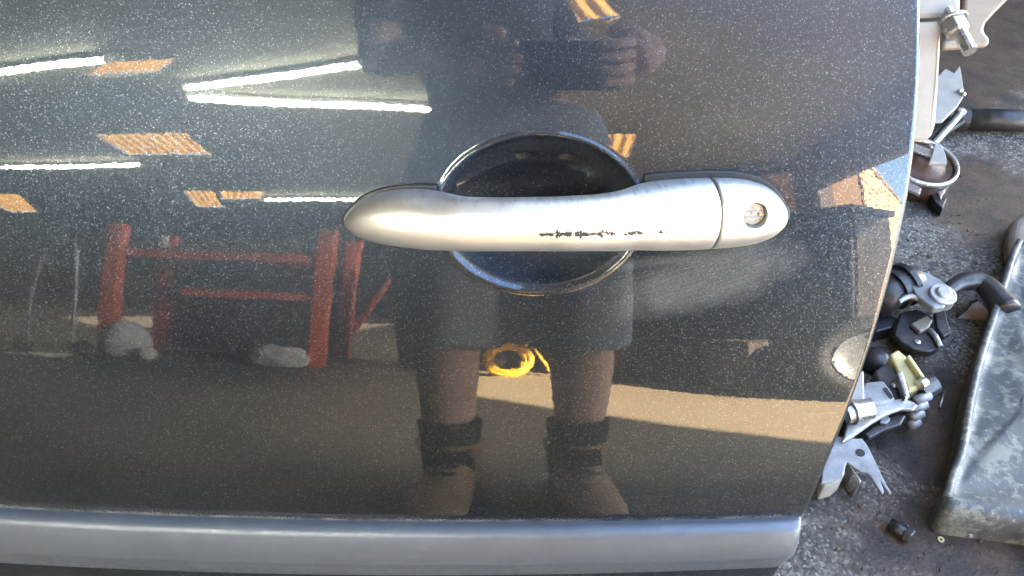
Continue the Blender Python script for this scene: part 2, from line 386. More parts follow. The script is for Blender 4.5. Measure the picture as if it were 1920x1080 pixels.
def make_skylight():
    m, nt, p = mat('yellowed_fibreglass'); co = objco(nt)
    n = tex(nt, 'ShaderNodeTexNoise', 3.0, co, 5)
    c = ramp(nt, n.outputs[0], [(0.3, (0.55, 0.27, 0.06)), (0.6, (0.75, 0.43, 0.13)), (0.8, (0.80, 0.52, 0.20))])
    tr = N(nt, 'ShaderNodeBsdfTranslucent'); nt.links.new(c, tr.inputs[0]); df = N(nt, 'ShaderNodeBsdfDiffuse'); nt.links.new(c, df.inputs[0])
    ms = N(nt, 'ShaderNodeMixShader'); ms.inputs[0].default_value = 0.35
    nt.links.new(tr.outputs[0], ms.inputs[1]); nt.links.new(df.outputs[0], ms.inputs[2]); nt.links.new(ms.outputs[0], nt.nodes['Material Output'].inputs[0])
    return m

def make_tube_glow():
    m, nt, p = mat('fluorescent_glow'); p.inputs['Base Color'].default_value = (0.9, 0.9, 0.88, 1)
    p.inputs['Emission Color'].default_value = (1.0, 0.98, 0.80, 1); p.inputs['Emission Strength'].default_value = 10.0
    return m

MT = dict(
    paint=make_paint(), silver=make_silver(), concrete=make_concrete(), worn=make_worn_panel(), glow=make_tube_glow(), skylight=make_skylight(), cord=make_cord(),
    rubber=simple('black_rubber', (0.018, 0.018, 0.019), 0.42, 0, 0.3, 60), trim=simple('grey_satin_trim', (0.125, 0.140, 0.165), 0.47, 0.5, 0.07, 30, 0.05),
    inner=simple('dark_inner_shell', (0.03, 0.03, 0.034), 0.55, 0.2), cream=simple('cream_primer', (0.34, 0.325, 0.295), 0.45, 0, 0.12, 35, 0.1),
    beige=simple('beige_primer', (0.22, 0.19, 0.155), 0.5, 0.2, 0.2, 30), zinc=simple('bright_zinc', (0.5, 0.5, 0.49), 0.34, 0.85, 0.2, 60, 0.15),
    steel=simple('grey_steel', (0.40, 0.41, 0.42), 0.45, 0.7, 0.3, 50, 0.2), greysteel=simple('dull_grey_steel', (0.24, 0.255, 0.27), 0.55, 0.35, 0.28, 45, 0.25),
    box=simple('faded_card', (0.075, 0.058, 0.046), 0.8, 0, 0.25, 8),
    rust=simple('rusty_brown_steel', (0.085, 0.045, 0.028), 0.5, 0.3, 0.5, 60, 0.3),
    dark=simple('oily_dark_steel', (0.055, 0.055, 0.058), 0.42, 0.5, 0.4, 50, 0.25), black=simple('black_plastic', (0.022, 0.022, 0.025), 0.36, 0, 0.3, 70, 0.12),
    yellowp=simple('aged_yellow_plastic', (0.62, 0.56, 0.28), 0.45, 0, 0.15, 50), pink=simple('pinkish_card', (0.40, 0.31, 0.27), 0.8, 0, 0.2),
    roof=simple('grimy_roof_sheet', (0.20, 0.20, 0.14), 0.75, 0, 0.35, 0.8, 0.1), wall=simple('sooty_brown_wall', (0.085, 0.065, 0.055), 0.85, 0, 0.4, 1.2, 0.2),
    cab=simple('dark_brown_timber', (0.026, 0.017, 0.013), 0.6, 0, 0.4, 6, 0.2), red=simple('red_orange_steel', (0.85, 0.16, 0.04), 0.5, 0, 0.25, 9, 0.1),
    ply=simple('brown_board', (0.13, 0.085, 0.05), 0.75, 0, 0.35, 5), white=simple('white_plastic', (0.70, 0.70, 0.68), 0.55, 0, 0.12, 10),
    tyre=simple('tyre_rubber', (0.040, 0.039, 0.036), 0.75, 0, 0.35, 15, 0.3), tan=make_boards('tan_weatherboard', (0.62, 0.40, 0.22)),
    tanroof=simple('pale_roof_sheet', (0.35, 0.33, 0.30), 0.6), yard=simple('yard_gravel', (0.30, 0.27, 0.22), 0.9, 0, 0.3, 3, 0.4),
    skin=simple('skin', (0.66, 0.42, 0.32), 0.5, 0, 0.12, 25, 0.1), shirt=simple('dark_grey_cotton', (0.10, 0.10, 0.105), 0.9, 0, 0.15, 30, 0.4),
    shorts=simple('grey_cotton', (0.27, 0.28, 0.30), 0.9, 0, 0.15, 30, 0.4), sock=simple('black_sock', (0.022, 0.022, 0.025), 0.95, 0, 0.2, 90, 0.4),
    boot=simple('brown_leather', (0.30, 0.19, 0.10), 0.55, 0, 0.35, 25, 0.3), sole=simple('dark_sole', (0.03, 0.028, 0.025), 0.8), hair=simple('brown_hair', (0.04, 0.025, 0.015), 0.6),
)

# ------------------------------------------------------------------ the workshop, as the paint reflects it
XW, HZ, LINT, JAMB_N, JAMB_F = 4.0, 3.7, 2.85, 2.9, -8.0
def struct(name, fn, m, **kw):
    o = part(name, fn, m, None, **kw); o['kind'] = 'structure'; return o
struct('floor', lambda b: box(b, (-14, -18, -0.12), (XW, 3.0, 0.0)), MT['concrete'])
struct('ground', lambda b: box(b, (XW + 0.003, -60, -0.30), (70, 60, -0.03)), MT['yard'])
struct('wall_back', lambda b: box(b, (-14.2, -18.2, -0.1), (XW + 0.2, -18.0, HZ - 0.01)), MT['wall'])
struct('wall_left', lambda b: box(b, (-14.2, -17.997, -0.1), (-14.0, 2.997, HZ - 0.01)), MT['wall'])
struct('wall_front', lambda b: box(b, (-14.2, 3.21, -0.1), (XW + 0.2, 3.41, 6.2)), MT['wall'])  # unseen; raised well above the roof to block the sun
struct('wall_right', lambda b: box(b, (XW, -17.997, -0.1), (XW + 0.2, JAMB_F, HZ - 0.01)), MT['wall'])
struct('wall_lintel', lambda b: box(b, (XW, JAMB_F + 0.002, LINT), (XW + 0.2, 2.997, HZ - 0.01)), MT['wall'])
struct('sun_block_wall', lambda b: box(b, (XW, 0.8, HZ - 0.008), (XW + 0.2, 3.2, 4.9)), MT['wall'])  # unseen wall, added to keep the sun off the rack
struct('wall_jamb', lambda b: box(b, (XW, JAMB_N, -0.1), (XW + 0.2, 2.997, LINT - 0.003)), MT['wall'])

SKY = [  # corners of the yellowed roof lights
    [(-4.27, -5.19), (-3.35, -5.05), (-2.90, -4.59), (-3.69, -4.71)],
    [(-5.69, -8.80), (-4.27, -8.66), (-4.03, -7.27), (-5.47, -7.42)],
    [(-13.6, -16.6), (-12.5, -16.26), (-10.67, -13.04), (-12.0, -12.9)],
    [(-7.02, -14.2), (-6.35, -14.1), (-5.55, -11.63), (-6.21, -11.70)],
    [(-5.9, -12.9), (-5.0, -12.7), (-4.47, -11.6), (-5.4, -11.62)],
    [(0.02, -4.10), (0.86, -3.80), (0.60, -3.30), (-0.1, -3.55)],
    [(0.95, -8.75), (1.66, -8.65), (1.53, -7.20), (0.78, -7.27)]]
from mathutils.geometry import tessellate_polygon
def roof(b):
    loops = [[Vector(p + (0,)) for p in ((-14.2, -18.2), (XW + 0.5, -18.2), (XW + 0.5, -3.28), (0.55, -3.28), (0.55, 3.2), (-14.2, 3.2))]] + [[Vector(p + (0,)) for p in q] for q in SKY]
    flat = [p for l in loops for p in l]; n0 = len(loops[0]); tris = tessellate_polygon(loops)
    lo = [b.verts.new((p.x, p.y, HZ)) for p in flat]
    for t in tris: b.faces.new([lo[i] for i in t])
    for l0 in range(len(SKY)):                                            # the reveals of the roof lights
        i0 = n0 + 4 * l0; up_ = [b.verts.new((flat[i0 + k].x, flat[i0 + k].y, HZ + 0.06)) for k in range(4)]
        for k in range(4): b.faces.new((lo[i0 + k], lo[i0 + (k + 1) % 4], up_[(k + 1) % 4], up_[k]))
struct('ceiling', roof, MT['roof'])
sl_names = ['skewed strip roof light of yellowed corrugated sheet beside a ceiling lamp', 'large square roof light of yellowed corrugated sheet between two lamp rows', 'roof light of yellowed sheet in the far left corner of the shed',
            'narrow far roof light of yellowed sheet beside another', 'short far roof light of yellowed sheet beside a narrow one', 'bright roof light of yellowed sheet above the standing person', 'bright roof light of yellowed sheet near the open shed side']
for q, lab in zip(SKY, sl_names):
    def wave(b, q=q):
        A, B, Cc, D = [Vector(p + (0,)) for p in q]; n, rows = 96, 8; g = []
        for j in range(rows + 1):
            r = []
            for i in range(n + 1):
                u, v = i / n, j / rows; p = (A * (1 - u) + B * u) * (1 - v) + (D * (1 - u) + Cc * u) * v
                r.append(b.verts.new((p.x, p.y, HZ + 0.075 + 0.014 * math.sin(u * 2 * math.pi * max(3, round((B - A).length / 0.15))))))
            g.append(r)
        for j in range(rows):
            for i in range(n): b.faces.new((g[j][i], g[j][i + 1], g[j + 1][i + 1], g[j + 1][i]))
    o = part('roof_light', wave, MT['skylight'], None, smooth=True)
    tag(o, lab, 'roof light', 'yellowed roof lights')

LAMPS = [((-6.0, -5.15), (-3.57, -4.49), 'fluorescent ceiling lamp nearest the left wall in the front row'), ((-3.11, -5.29), (-0.75, -4.44), 'fluorescent ceiling lamp slanting away from its close neighbour, forming a V'),
         ((-3.23, -5.63), (-0.80, -6.0), 'fluorescent ceiling lamp at the lower side of the V of two'), ((-8.43, -9.61), (-5.62, -9.10), 'fluorescent ceiling lamp in the middle row beside the square roof light'),
         ((-4.72, -12.25), (-2.2, -12.02), 'fluorescent ceiling lamp in the far row beside the short roof lights')]
for a, bb, lab in LAMPS:
    A = Vector(a + (HZ - 0.11,)); B = Vector(bb + (HZ - 0.11,)); d = (B - A).normalized(); s = Vector((-d.y, d.x, 0))
    t = thing('ceiling_lamp', lab, 'lamp', (A + B) / 2, 'fluorescent lamps under the shed roof')
    part('housing', lambda b: prism(b, [A - d * 0.05 + s * 0.05 + Vector((0, 0, 0.045)), B + d * 0.05 + s * 0.05 + Vector((0, 0, 0.045)), B + d * 0.05 - s * 0.05 + Vector((0, 0, 0.045)), A - d * 0.05 - s * 0.05 + Vector((0, 0, 0.045))], (0, 0, 0.06)), MT['white'], t, bevel=0.004)
    part('tube', lambda b: tube(b, [A, B], 0.025, 12), MT['glow'], t, smooth=False)
    for e, sg in ((A, -1), (B, 1)):
        part('tube_holder', lambda b: box(b, (-0.025, -0.022, -0.02), (0.025, 0.022, 0.047), Matrix.Translation(e + d * sg * 0.026)), MT['white'], t)

# long tan weatherboard building across the yard
bA, bB = Vector((4.75, -8.27, 0)), Vector((13.0, -20.26, 0)); bd = (bB - bA).normalized(); bn = Vector((-bd.y, bd.x, 0))
if bn.dot(Vector((1, 1, 0))) < 0: bn = -bn
tb = thing('weatherboard_building', 'long tan weatherboard building in the sun across the yard', 'building', bA)
part('wall_core', lambda b: prism(b, [bA - bn * 0.03, bB - bn * 0.03, bB - bn * 5, bA - bn * 5], (0, 0, 3.4)), MT['tan'], tb)
nb = 20
for i in range(nb):
    z0 = i * 3.6 / nb - 0.02
    def plank(b):
        pts = [bA + Vector((0, 0, z0)), bA + bn * 0.028 + Vector((0, 0, z0)), bA + bn * 0.008 + Vector((0, 0, z0 + 3.6 / nb + 0.012)), bA + Vector((0, 0, z0 + 3.6 / nb + 0.012))]
        prism(b, pts, bB - bA)
    part('weatherboard', plank, MT['tan'], tb)
part('roof', lambda b: prism(b, [bA + bn * 0.06 + Vector((0, 0, 3.61)), bA + bn * 0.06 + Vector((0, 0, 3.66)), bA - bn * 5.2 + Vector((0, 0, 3.5)), bA - bn * 5.2 + Vector((0, 0, 3.45))], bB - bA), MT['tanroof'], tb)

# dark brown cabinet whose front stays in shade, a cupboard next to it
F0, F1 = Vector((0.33, -2.47, 0)), Vector((1.10, -1.48, 0)); fd = (F1 - F0).normalized(); fn_ = Vector((fd.y, -fd.x, 0))   # fn_ points to the back
def obox(b, o, u, v, lo, hi):
    pts = [o + u * lo[0] + v * lo[1] + Vector((0, 0, lo[2])), o + u * hi[0] + v * lo[1] + Vector((0, 0, lo[2])), o + u * hi[0] + v * hi[1] + Vector((0, 0, lo[2])), o + u * lo[0] + v * hi[1] + Vector((0, 0, lo[2]))]
    prism(b, pts, (0, 0, hi[2] - lo[2]))
L = (F1 - F0).length
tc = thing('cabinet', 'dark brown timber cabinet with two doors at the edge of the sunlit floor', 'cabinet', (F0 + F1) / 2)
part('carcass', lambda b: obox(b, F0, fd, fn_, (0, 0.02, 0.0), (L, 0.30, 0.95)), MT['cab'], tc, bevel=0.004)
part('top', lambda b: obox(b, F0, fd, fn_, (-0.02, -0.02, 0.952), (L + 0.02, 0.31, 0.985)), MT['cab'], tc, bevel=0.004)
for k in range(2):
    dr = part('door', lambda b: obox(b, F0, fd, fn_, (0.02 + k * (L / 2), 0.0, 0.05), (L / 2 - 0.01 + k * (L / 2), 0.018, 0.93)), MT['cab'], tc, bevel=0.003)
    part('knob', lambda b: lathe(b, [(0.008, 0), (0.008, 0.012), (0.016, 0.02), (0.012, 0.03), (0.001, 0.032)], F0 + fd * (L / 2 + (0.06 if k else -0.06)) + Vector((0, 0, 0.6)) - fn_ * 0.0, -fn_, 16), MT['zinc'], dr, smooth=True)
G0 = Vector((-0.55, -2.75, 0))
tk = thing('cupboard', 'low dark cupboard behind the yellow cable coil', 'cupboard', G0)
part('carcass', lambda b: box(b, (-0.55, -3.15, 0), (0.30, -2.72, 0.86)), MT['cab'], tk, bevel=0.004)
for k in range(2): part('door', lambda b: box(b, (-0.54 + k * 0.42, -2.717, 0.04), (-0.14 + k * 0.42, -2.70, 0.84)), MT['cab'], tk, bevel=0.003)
# wheel leaning on the cabinet's sunny end, pale box before its doors
def torus_prof(R0, r, ax, flat=0.75, n=16): return [(R0 + r * math.cos(2 * math.pi * k / n), ax * flat * math.sin(2 * math.pi * k / n)) for k in range(n)]
tw = thing('wheel', 'small worn tyre on a steel rim leaning against the cabinet', 'tyre', (1.13, -1.40, 0))
wc = Vector((1.13, -1.40, 0.215)); wax = Vector((-0.45, 0.87, 0.18)).normalized()
part('tyre', lambda b: lathe(b, torus_prof(0.165, 0.048, 0.075, 0.9), wc, wax, 40, True), MT['tyre'], tw, smooth=True)
part('rim', lambda b: lathe(b, [(0.03, 0.01), (0.08, 0.02), (0.112, 0.03), (0.122, 0.05), (0.126, 0.05), (0.126, -0.05), (0.03, -0.05)], wc, wax, 32), MT['greysteel'], tw, smooth=True)
bxo = F0 + fd * 0.78 - fn_ * 0.145
tx = thing('cardboard_box', 'faded brown cardboard box standing before the cabinet doors', 'box', bxo)
part('carton', lambda b: obox(b, bxo, fd, fn_, (0, 0, 0), (0.17, 0.14, 0.30)), MT['box'], tx, bevel=0.003)
for k in (0, 1): part('flap', lambda b: obox(b, bxo, fd, fn_, (0.003, 0.003 + 0.068 * k, 0.303), (0.167, 0.067 + 0.068 * k, 0.308)), MT['box'], tx)

# coil of yellow cable leaning upright, one loose end hanging down
cc = Vector((-0.02, -2.40, 0.0)); tcoil = thing('cable_coil', 'coil of bright yellow cable lying in the sun', 'cable', cc)
def coil(b):
    pts = []
    for i in range(14 * 40):
        a = i / 40 * 2 * math.pi; rr = 0.098 + 0.003 * math.sin(i * 0.37) + 0.004 * math.sin(i * 0.11)
        off = 0.035 * math.sin(i * 0.013) + 0.004 * math.sin(i * 0.9); rr += 0.016 * math.sin(i * 0.0231)
        pts.append(cc + Vector((rr * 0.92 * math.cos(a), off - 0.10 * (math.sin(a) * 0.5 + 0.5) , 0.115 + 0.098 * math.sin(a) * rr / 0.105)))
    tube(b, pts, 0.011, 8)
part('winding', coil, MT['cord'], tcoil, smooth=True)
part('loose_end', lambda b: tube(b, curve_pts([cc + Vector(p) for p in ((0.05, -0.03, 0.20), (0.10, -0.04, 0.22), (0.16, 0.0, 0.10), (0.20, 0.03, 0.010), (0.32, 0.06, 0.009))]), 0.008, 8), MT['cord'], tcoil, smooth=True)

# red steel bench rack with things on it
RL, RR_, RY, RYB, RH = -2.06, -0.95, -2.70, -3.25, 1.08
tr_ = thing('steel_rack', 'red orange steel bench rack with brown boards', 'rack', ((RL + RR_) / 2, -2.95, 0))
lean = 0.05
for x in (RL, RR_):
    for y in (RY, RYB):
        part('post', lambda b: prism(b, [(x - 0.04, y - 0.04, 0), (x + 0.04, y - 0.04, 0), (x + 0.04, y + 0.04, 0), (x - 0.04, y + 0.04, 0)], (lean, 0, RH)), MT['red'], tr_, bevel=0.004)
for z, ys in ((0.86, (RY, RYB)), (0.56, (RY, RYB))):
    for y in ys:
        part('rail', lambda b: box(b, (RL + 0.075 if z > 0.7 else RL + 0.40, y - 0.012, z - 0.03), (RR_ + 0.006, y + 0.012, z + 0.03)), MT['red'], tr_, bevel=0.003)
part('shelf', lambda b: box(b, (RL + 0.06, RYB + 0.02, 0.892), (RR_ + 0.003, RY - 0.015, 0.915)), MT['ply'], tr_, bevel=0.002)
part('shelf', lambda b: box(b, (RL + 0.06, RYB + 0.02, 0.592), (RR_ + 0.003, RY - 0.015, 0.615)), MT['ply'], tr_, bevel=0.002)
part('back_board', lambda b: box(b, (RL + 0.06, RYB - 0.02, 0.02), (RR_ + 0.02, RYB - 0.035, RH - 0.02)), MT['ply'], tr_)
part('brace', lambda b: tube(b, [(RR_ + 0.02, RYB, 0.15), (RR_ + 0.30, RYB - 0.3, 0.95)], 0.02, 8), MT['red'], tr_)
part('side_post', lambda b: box(b, (RR_ + 0.27, RYB - 0.33, 0), (RR_ + 0.32, RYB - 0.28, 1.0)), MT['red'], tr_, bevel=0.003)
def blob(b, c, r, seed, sq=(1, 1, 0.7)):
    rnd = random.Random(seed); bmesh.ops.create_icosphere(b, subdivisions=3, radius=1.0)
    ph = [(rnd.uniform(2, 6), rnd.uniform(0, 6), Vector((rnd.uniform(-1, 1), rnd.uniform(-1, 1), rnd.uniform(-1, 1)))) for _ in range(6)]
    for v in b.verts:
        k = 1 + sum(0.06 * math.sin(f * v.co.dot(d) * 2 + p) for f, p, d in ph)
        z = max(v.co.z * k, -0.8)
        v.co = Vector(c) + Vector((v.co.x * k * r * sq[0], v.co.y * k * r * sq[1], (z + 0.8) * r * sq[2]))
for i, (c, r, lab, sq) in enumerate([((-1.12, -2.62, 0.0), 0.11, 'crumpled white bag on the floor beside the rack post', (1.3, 0.8, 0.9)), ((-1.93, -2.66, 0.0), 0.13, 'tall lumpy white sack at the far rack post', (0.9, 0.8, 1.3)), ((-1.78, -2.58, 0.0), 0.05, 'small white rag bundle on the floor by the sack', (1, 1, 1.2))]):
    o = part('plastic_bag', lambda b: blob(b, c, r, i, sq), MT['white'], None, smooth=True); tag(o, lab, 'bag')
o = part('rubber_tub', lambda b: lathe(b, [(0.17, 0), (0.21, 0.26), (0.225, 0.28), (0.225, 0.31), (0.205, 0.31), (0.165, 0.03), (0.001, 0.03)], (-1.40, -2.95, 0.0), n=32), MT['tyre'], None, smooth=True)
tag(o, 'black rubber tub on the floor under the rack', 'tub')
for i, (x, h, m, lab) in enumerate([(-1.83, 0.11, 'white', 'slim white bottle on the rack shelf'), (-1.12, 0.13, 'beige', 'beige tin on the rack shelf'), (-1.03, 0.10, 'greysteel', 'grey metal tin on the rack shelf beside the post')]):
    o = part('tin', lambda b: lathe(b, [(0.025, 0), (0.028, 0.004), (0.028, h * 0.7), (0.02, h * 0.82), (0.012, h * 0.86), (0.012, h), (0.001, h)], (x, -2.82, 0.9155), n=18), MT[m], None, smooth=True)
    tag(o, lab, 'container')
th = thing('tubular_trolley', 'grey tubular hand trolley standing left of the red rack', 'trolley', (-2.25, -2.5, 0))
part('hoop', lambda b: tube(b, curve_pts([(-2.36, -2.5, 0.06), (-2.34, -2.5, 0.5), (-2.28, -2.5, 0.82), (-2.20, -2.5, 0.90), (-2.12, -2.5, 0.86), (-2.10, -2.5, 0.5), (-2.12, -2.5, 0.06)]), 0.014, 10), MT['steel'], th, smooth=True)
part('toe_plate', lambda b: box(b, (-2.38, -2.5, 0.01), (-2.10, -2.30, 0.02)), MT['steel'], th)
for x in (-2.40, -2.08): part('trolley_wheel', lambda b: lathe(b, torus_prof(0.05, 0.018, 0.02), (x, -2.52, 0.071), (1, 0, 0), 20, True), MT['tyre'], th, smooth=True)

# ------------------------------------------------------------------ the person who takes the picture
def skin(name, chains, m, parent, sub=2, smooth=True):
    """chains: lists of (point, radius or (rx, ry)); a chain that starts on an earlier point joins there"""
    vs_, es, rad, roots = [], [], [], []
    for ch in chains:
        prev = None
        for j, (p, r) in enumerate(ch):
            p = Vector(p); idx = None
            for k, q in enumerate(vs_):
                if (q - p).length < 1e-5: idx = k; break
            if idx is None:
                vs_.append(p); rad.append(r if hasattr(r, '__len__') else (r, r)); idx = len(vs_) - 1
                if j == 0: roots.append(idx)
            if prev is not None: es.append((prev, idx))
            prev = idx
    me = bpy.data.meshes.new(name); me.from_pydata(vs_, es, [])
    o = link(name, me, m, parent)
    md = o.modifiers.new('skin', 'SKIN'); md.use_smooth_shade = smooth; md.branch_smoothing = 0.4
    sv = me.skin_vertices[0].data
    for k, r in enumerate(rad): sv[k].radius = r; sv[k].use_root = k in roots
    ss = o.modifiers.new('sub', 'SUBSURF'); ss.levels = sub; ss.render_levels = sub
    return o

FY = -0.47
person = thing('person', 'person in grey shorts, dark shirt and brown boots holding a phone low', 'person', (0.0, FY, 0.0))
pel = (0, FY - 0.03, 0.93); UX = -0.075; chest = (UX, FY + 0.0, 1.26); neckb = (UX, FY + 0.04, 1.45)
body = [[(pel, (0.14, 0.11)), ((UX * 0.6, FY - 0.01, 1.08), (0.13, 0.105)), (chest, (0.130, 0.115)), (neckb, 0.06), ((UX, FY + 0.07, 1.53), 0.055), ((UX, FY + 0.10, 1.60), 0.085), ((UX, FY + 0.115, 1.68), 0.095), ((UX, FY + 0.11, 1.75), 0.06)]]
hands = {}
PHC = CAM - FWD * 0.034 + RT * 0.052                                      # centre of the phone
for sx, kx in ((-1, -0.105), (1, 0.112)):
    hip = (sx * 0.095, FY - 0.03, 0.86)
    body.append([(pel, (0.14, 0.11)), (hip, 0.092), ((sx * 0.11, FY - 0.01, 0.66), 0.080), ((kx * 1.02, FY + 0.0, 0.47), 0.060), ((kx * 1.04, FY - 0.015, 0.36), 0.060), ((kx * 1.04, FY - 0.02, 0.27), 0.052), ((kx, FY - 0.015, 0.13), 0.040), ((kx, FY, 0.07), 0.042)])
    wr = Vector(PHC + RT * sx * 0.118 - FWD * 0.060 + UP * 0.015)
    el = Vector((UX * 0.6 + sx * 0.185, FY + 0.06 - sx * 0.03, 1.10))
    sh = (UX + sx * 0.135, FY + 0.01 - sx * 0.07, 1.40)
    body.append([(chest, (0.130, 0.115)), (sh, 0.062), ((UX + sx * 0.160, FY + 0.02 - sx * 0.06, 1.26), 0.048), (tuple(el), 0.043), (tuple(el * 0.55 + wr * 0.45), 0.041), (tuple(wr), (0.030, 0.022))])
    kn = Vector(PHC + RT * sx * 0.088 - FWD * 0.022 + UP * 0.004)
    body.append([(tuple(wr), (0.030, 0.022)), (tuple(wr * 0.5 + kn * 0.5), (0.036, 0.020)), (tuple(kn), (0.034, 0.016))])
    for k in range(4):                                                    # fingers along the phone's back edge, thumb on its face side
        u = Vector(UP) * (0.030 - 0.019 * k); ln = (0.9, 1.0, 0.95, 0.78)[k]
        b0 = kn + u - Vector(FWD) * 0.004
        body.append([(tuple(b0), 0.0095), (tuple(b0 - Vector(RT) * sx * 0.012 * ln + Vector(FWD) * 0.026 * ln), 0.009), (tuple(b0 - Vector(RT) * sx * 0.030 * ln + Vector(FWD) * 0.036 * ln), 0.0085), (tuple(b0 - Vector(RT) * sx * 0.050 * ln + Vector(FWD) * 0.035), 0.0075)])
    t0 = wr * 0.6 + kn * 0.4 + Vector(UP) * 0.02
    body.append([(tuple(t0), 0.013), (tuple(t0 + Vector(UP) * 0.018 - Vector(RT) * sx * 0.02 + Vector(FWD) * 0.012), 0.011), (tuple(t0 + Vector(UP) * 0.012 - Vector(RT) * sx * 0.048 + Vector(FWD) * 0.018), 0.009)])
bd_ = skin('body', body, MT['skin'], person)
# face: nose, ears, eyes and mouth on the bowed head
hd = Vector((UX, FY + 0.115, 1.65)); fdir = Vector((0, 0.82, -0.57)); hup = Vector((0, 0.57, 0.82))
part('nose', lambda b: tube(b, [hd + fdir * 0.080 + hup * 0.02, hd + fdir * 0.105 - hup * 0.012, hd + fdir * 0.092 - hup * 0.02], [0.007, 0.014, 0.008], 10), MT['skin'], person, smooth=True)
part('mouth', lambda b: tube(b, [hd + fdir * 0.080 - hup * 0.045 + Vector((x * 0.024, 0, 0)) - fdir * abs(x) * 0.008 for x in (-1, -0.4, 0, 0.4, 1)], [0.002, 0.006, 0.006, 0.006, 0.002], 8), MT['pink'], person, smooth=True)
for sx in (-1, 1):
    part('eye', lambda b: lathe(b, [(0.001, 0.008), (0.009, 0.005), (0.011, 0), (0.009, -0.006), (0.001, -0.008)], hd + fdir * 0.080 + hup * 0.018 + Vector((sx * 0.032, 0, 0)), fdir, 12), MT['white'], person, smooth=True)
    part('ear', lambda b: lathe(b, [(0.001, 0.012), (0.022, 0.010), (0.028, 0), (0.018, -0.008), (0.001, -0.01)], hd + Vector((sx * 0.093, 0, 0)) - fdir * 0.01, (sx, 0, 0), 14), MT['skin'], person, smooth=True)
part('hair', lambda b: lathe(b, [(0.100, -0.035), (0.106, 0.0), (0.104, 0.035), (0.088, 0.072), (0.055, 0.098), (0.001, 0.108)], hd + hup * 0.03 - fdir * 0.018, hup - fdir * 0.35, 24), MT['hair'], person, smooth=True)
skin('shirt', [[((0, FY - 0.025, 0.90), (0.172, 0.135)), ((UX * 0.6, FY - 0.01, 1.08), (0.158, 0.128)), (chest, (0.145, 0.135)), ((UX, FY + 0.03, 1.41), (0.115, 0.085)), ((UX, FY + 0.045, 1.465), 0.070)]] +
     [[(chest, (0.145, 0.135)), ((UX + sx * 0.135, FY + 0.01 - sx * 0.07, 1.395), 0.072), ((UX + sx * 0.160, FY + 0.02 - sx * 0.06, 1.26), 0.062), ((UX * 0.8 + sx * 0.172, FY + 0.04 - sx * 0.045, 1.17), 0.060)] for sx in (-1, 1)], MT['shirt'], person)
# shorts: one garment, each leg a flared tube with an open, turned hem
def shorts(b):
    n = 40
    for sx, kx in ((-1, -0.105), (1, 0.112)):
        rings = []
        for z, cx, r, ry in ((0.84, sx * 0.088, 0.108, 0.128), (0.74, sx * 0.098, 0.104, 0.118), (0.62, sx * 0.108, 0.096, 0.104), (0.52, kx, 0.092, 0.098), (0.44, kx * 1.02, 0.089, 0.095), (0.425, kx * 1.02, 0.088, 0.094), (0.425, kx * 1.02, 0.083, 0.089), (0.46, kx * 1.02, 0.080, 0.086), (0.6, sx * 0.108, 0.080, 0.086)):
            rings.append([])
            for k in range(n):
                a = 2 * math.pi * k / n; f = 1 + 0.035 * math.sin(3 * a + sx + z * 9) * (1.0 if z < 0.7 else 0.3) + 0.02 * math.sin(7 * a + z * 5)
                rings[-1].append(b.verts.new((cx + r * f * math.cos(a), FY - 0.015 + ry * f * math.sin(a), z + 0.006 * math.sin(2 * a + sx))))
        for p, q in zip(rings, rings[1:]):
            for k in range(n): b.faces.new((p[k], p[(k + 1) % n], q[(k + 1) % n], q[k]))
    lathe_pts = []
    for z, rx, ry in ((0.80, 0.175, 0.125), (0.86, 0.19, 0.135), (0.93, 0.178, 0.13), (1.0, 0.165, 0.125)):
        lathe_pts.append([b.verts.new((rx * math.cos(2 * math.pi * k / n), FY - 0.02 + ry * math.sin(2 * math.pi * k / n), z)) for k in range(n)])
    for p, q in zip(lathe_pts, lathe_pts[1:]):
        for k in range(n): b.faces.new((p[k], p[(k + 1) % n], q[(k + 1) % n], q[k]))
part('shorts', shorts, MT['shorts'], person, smooth=True)
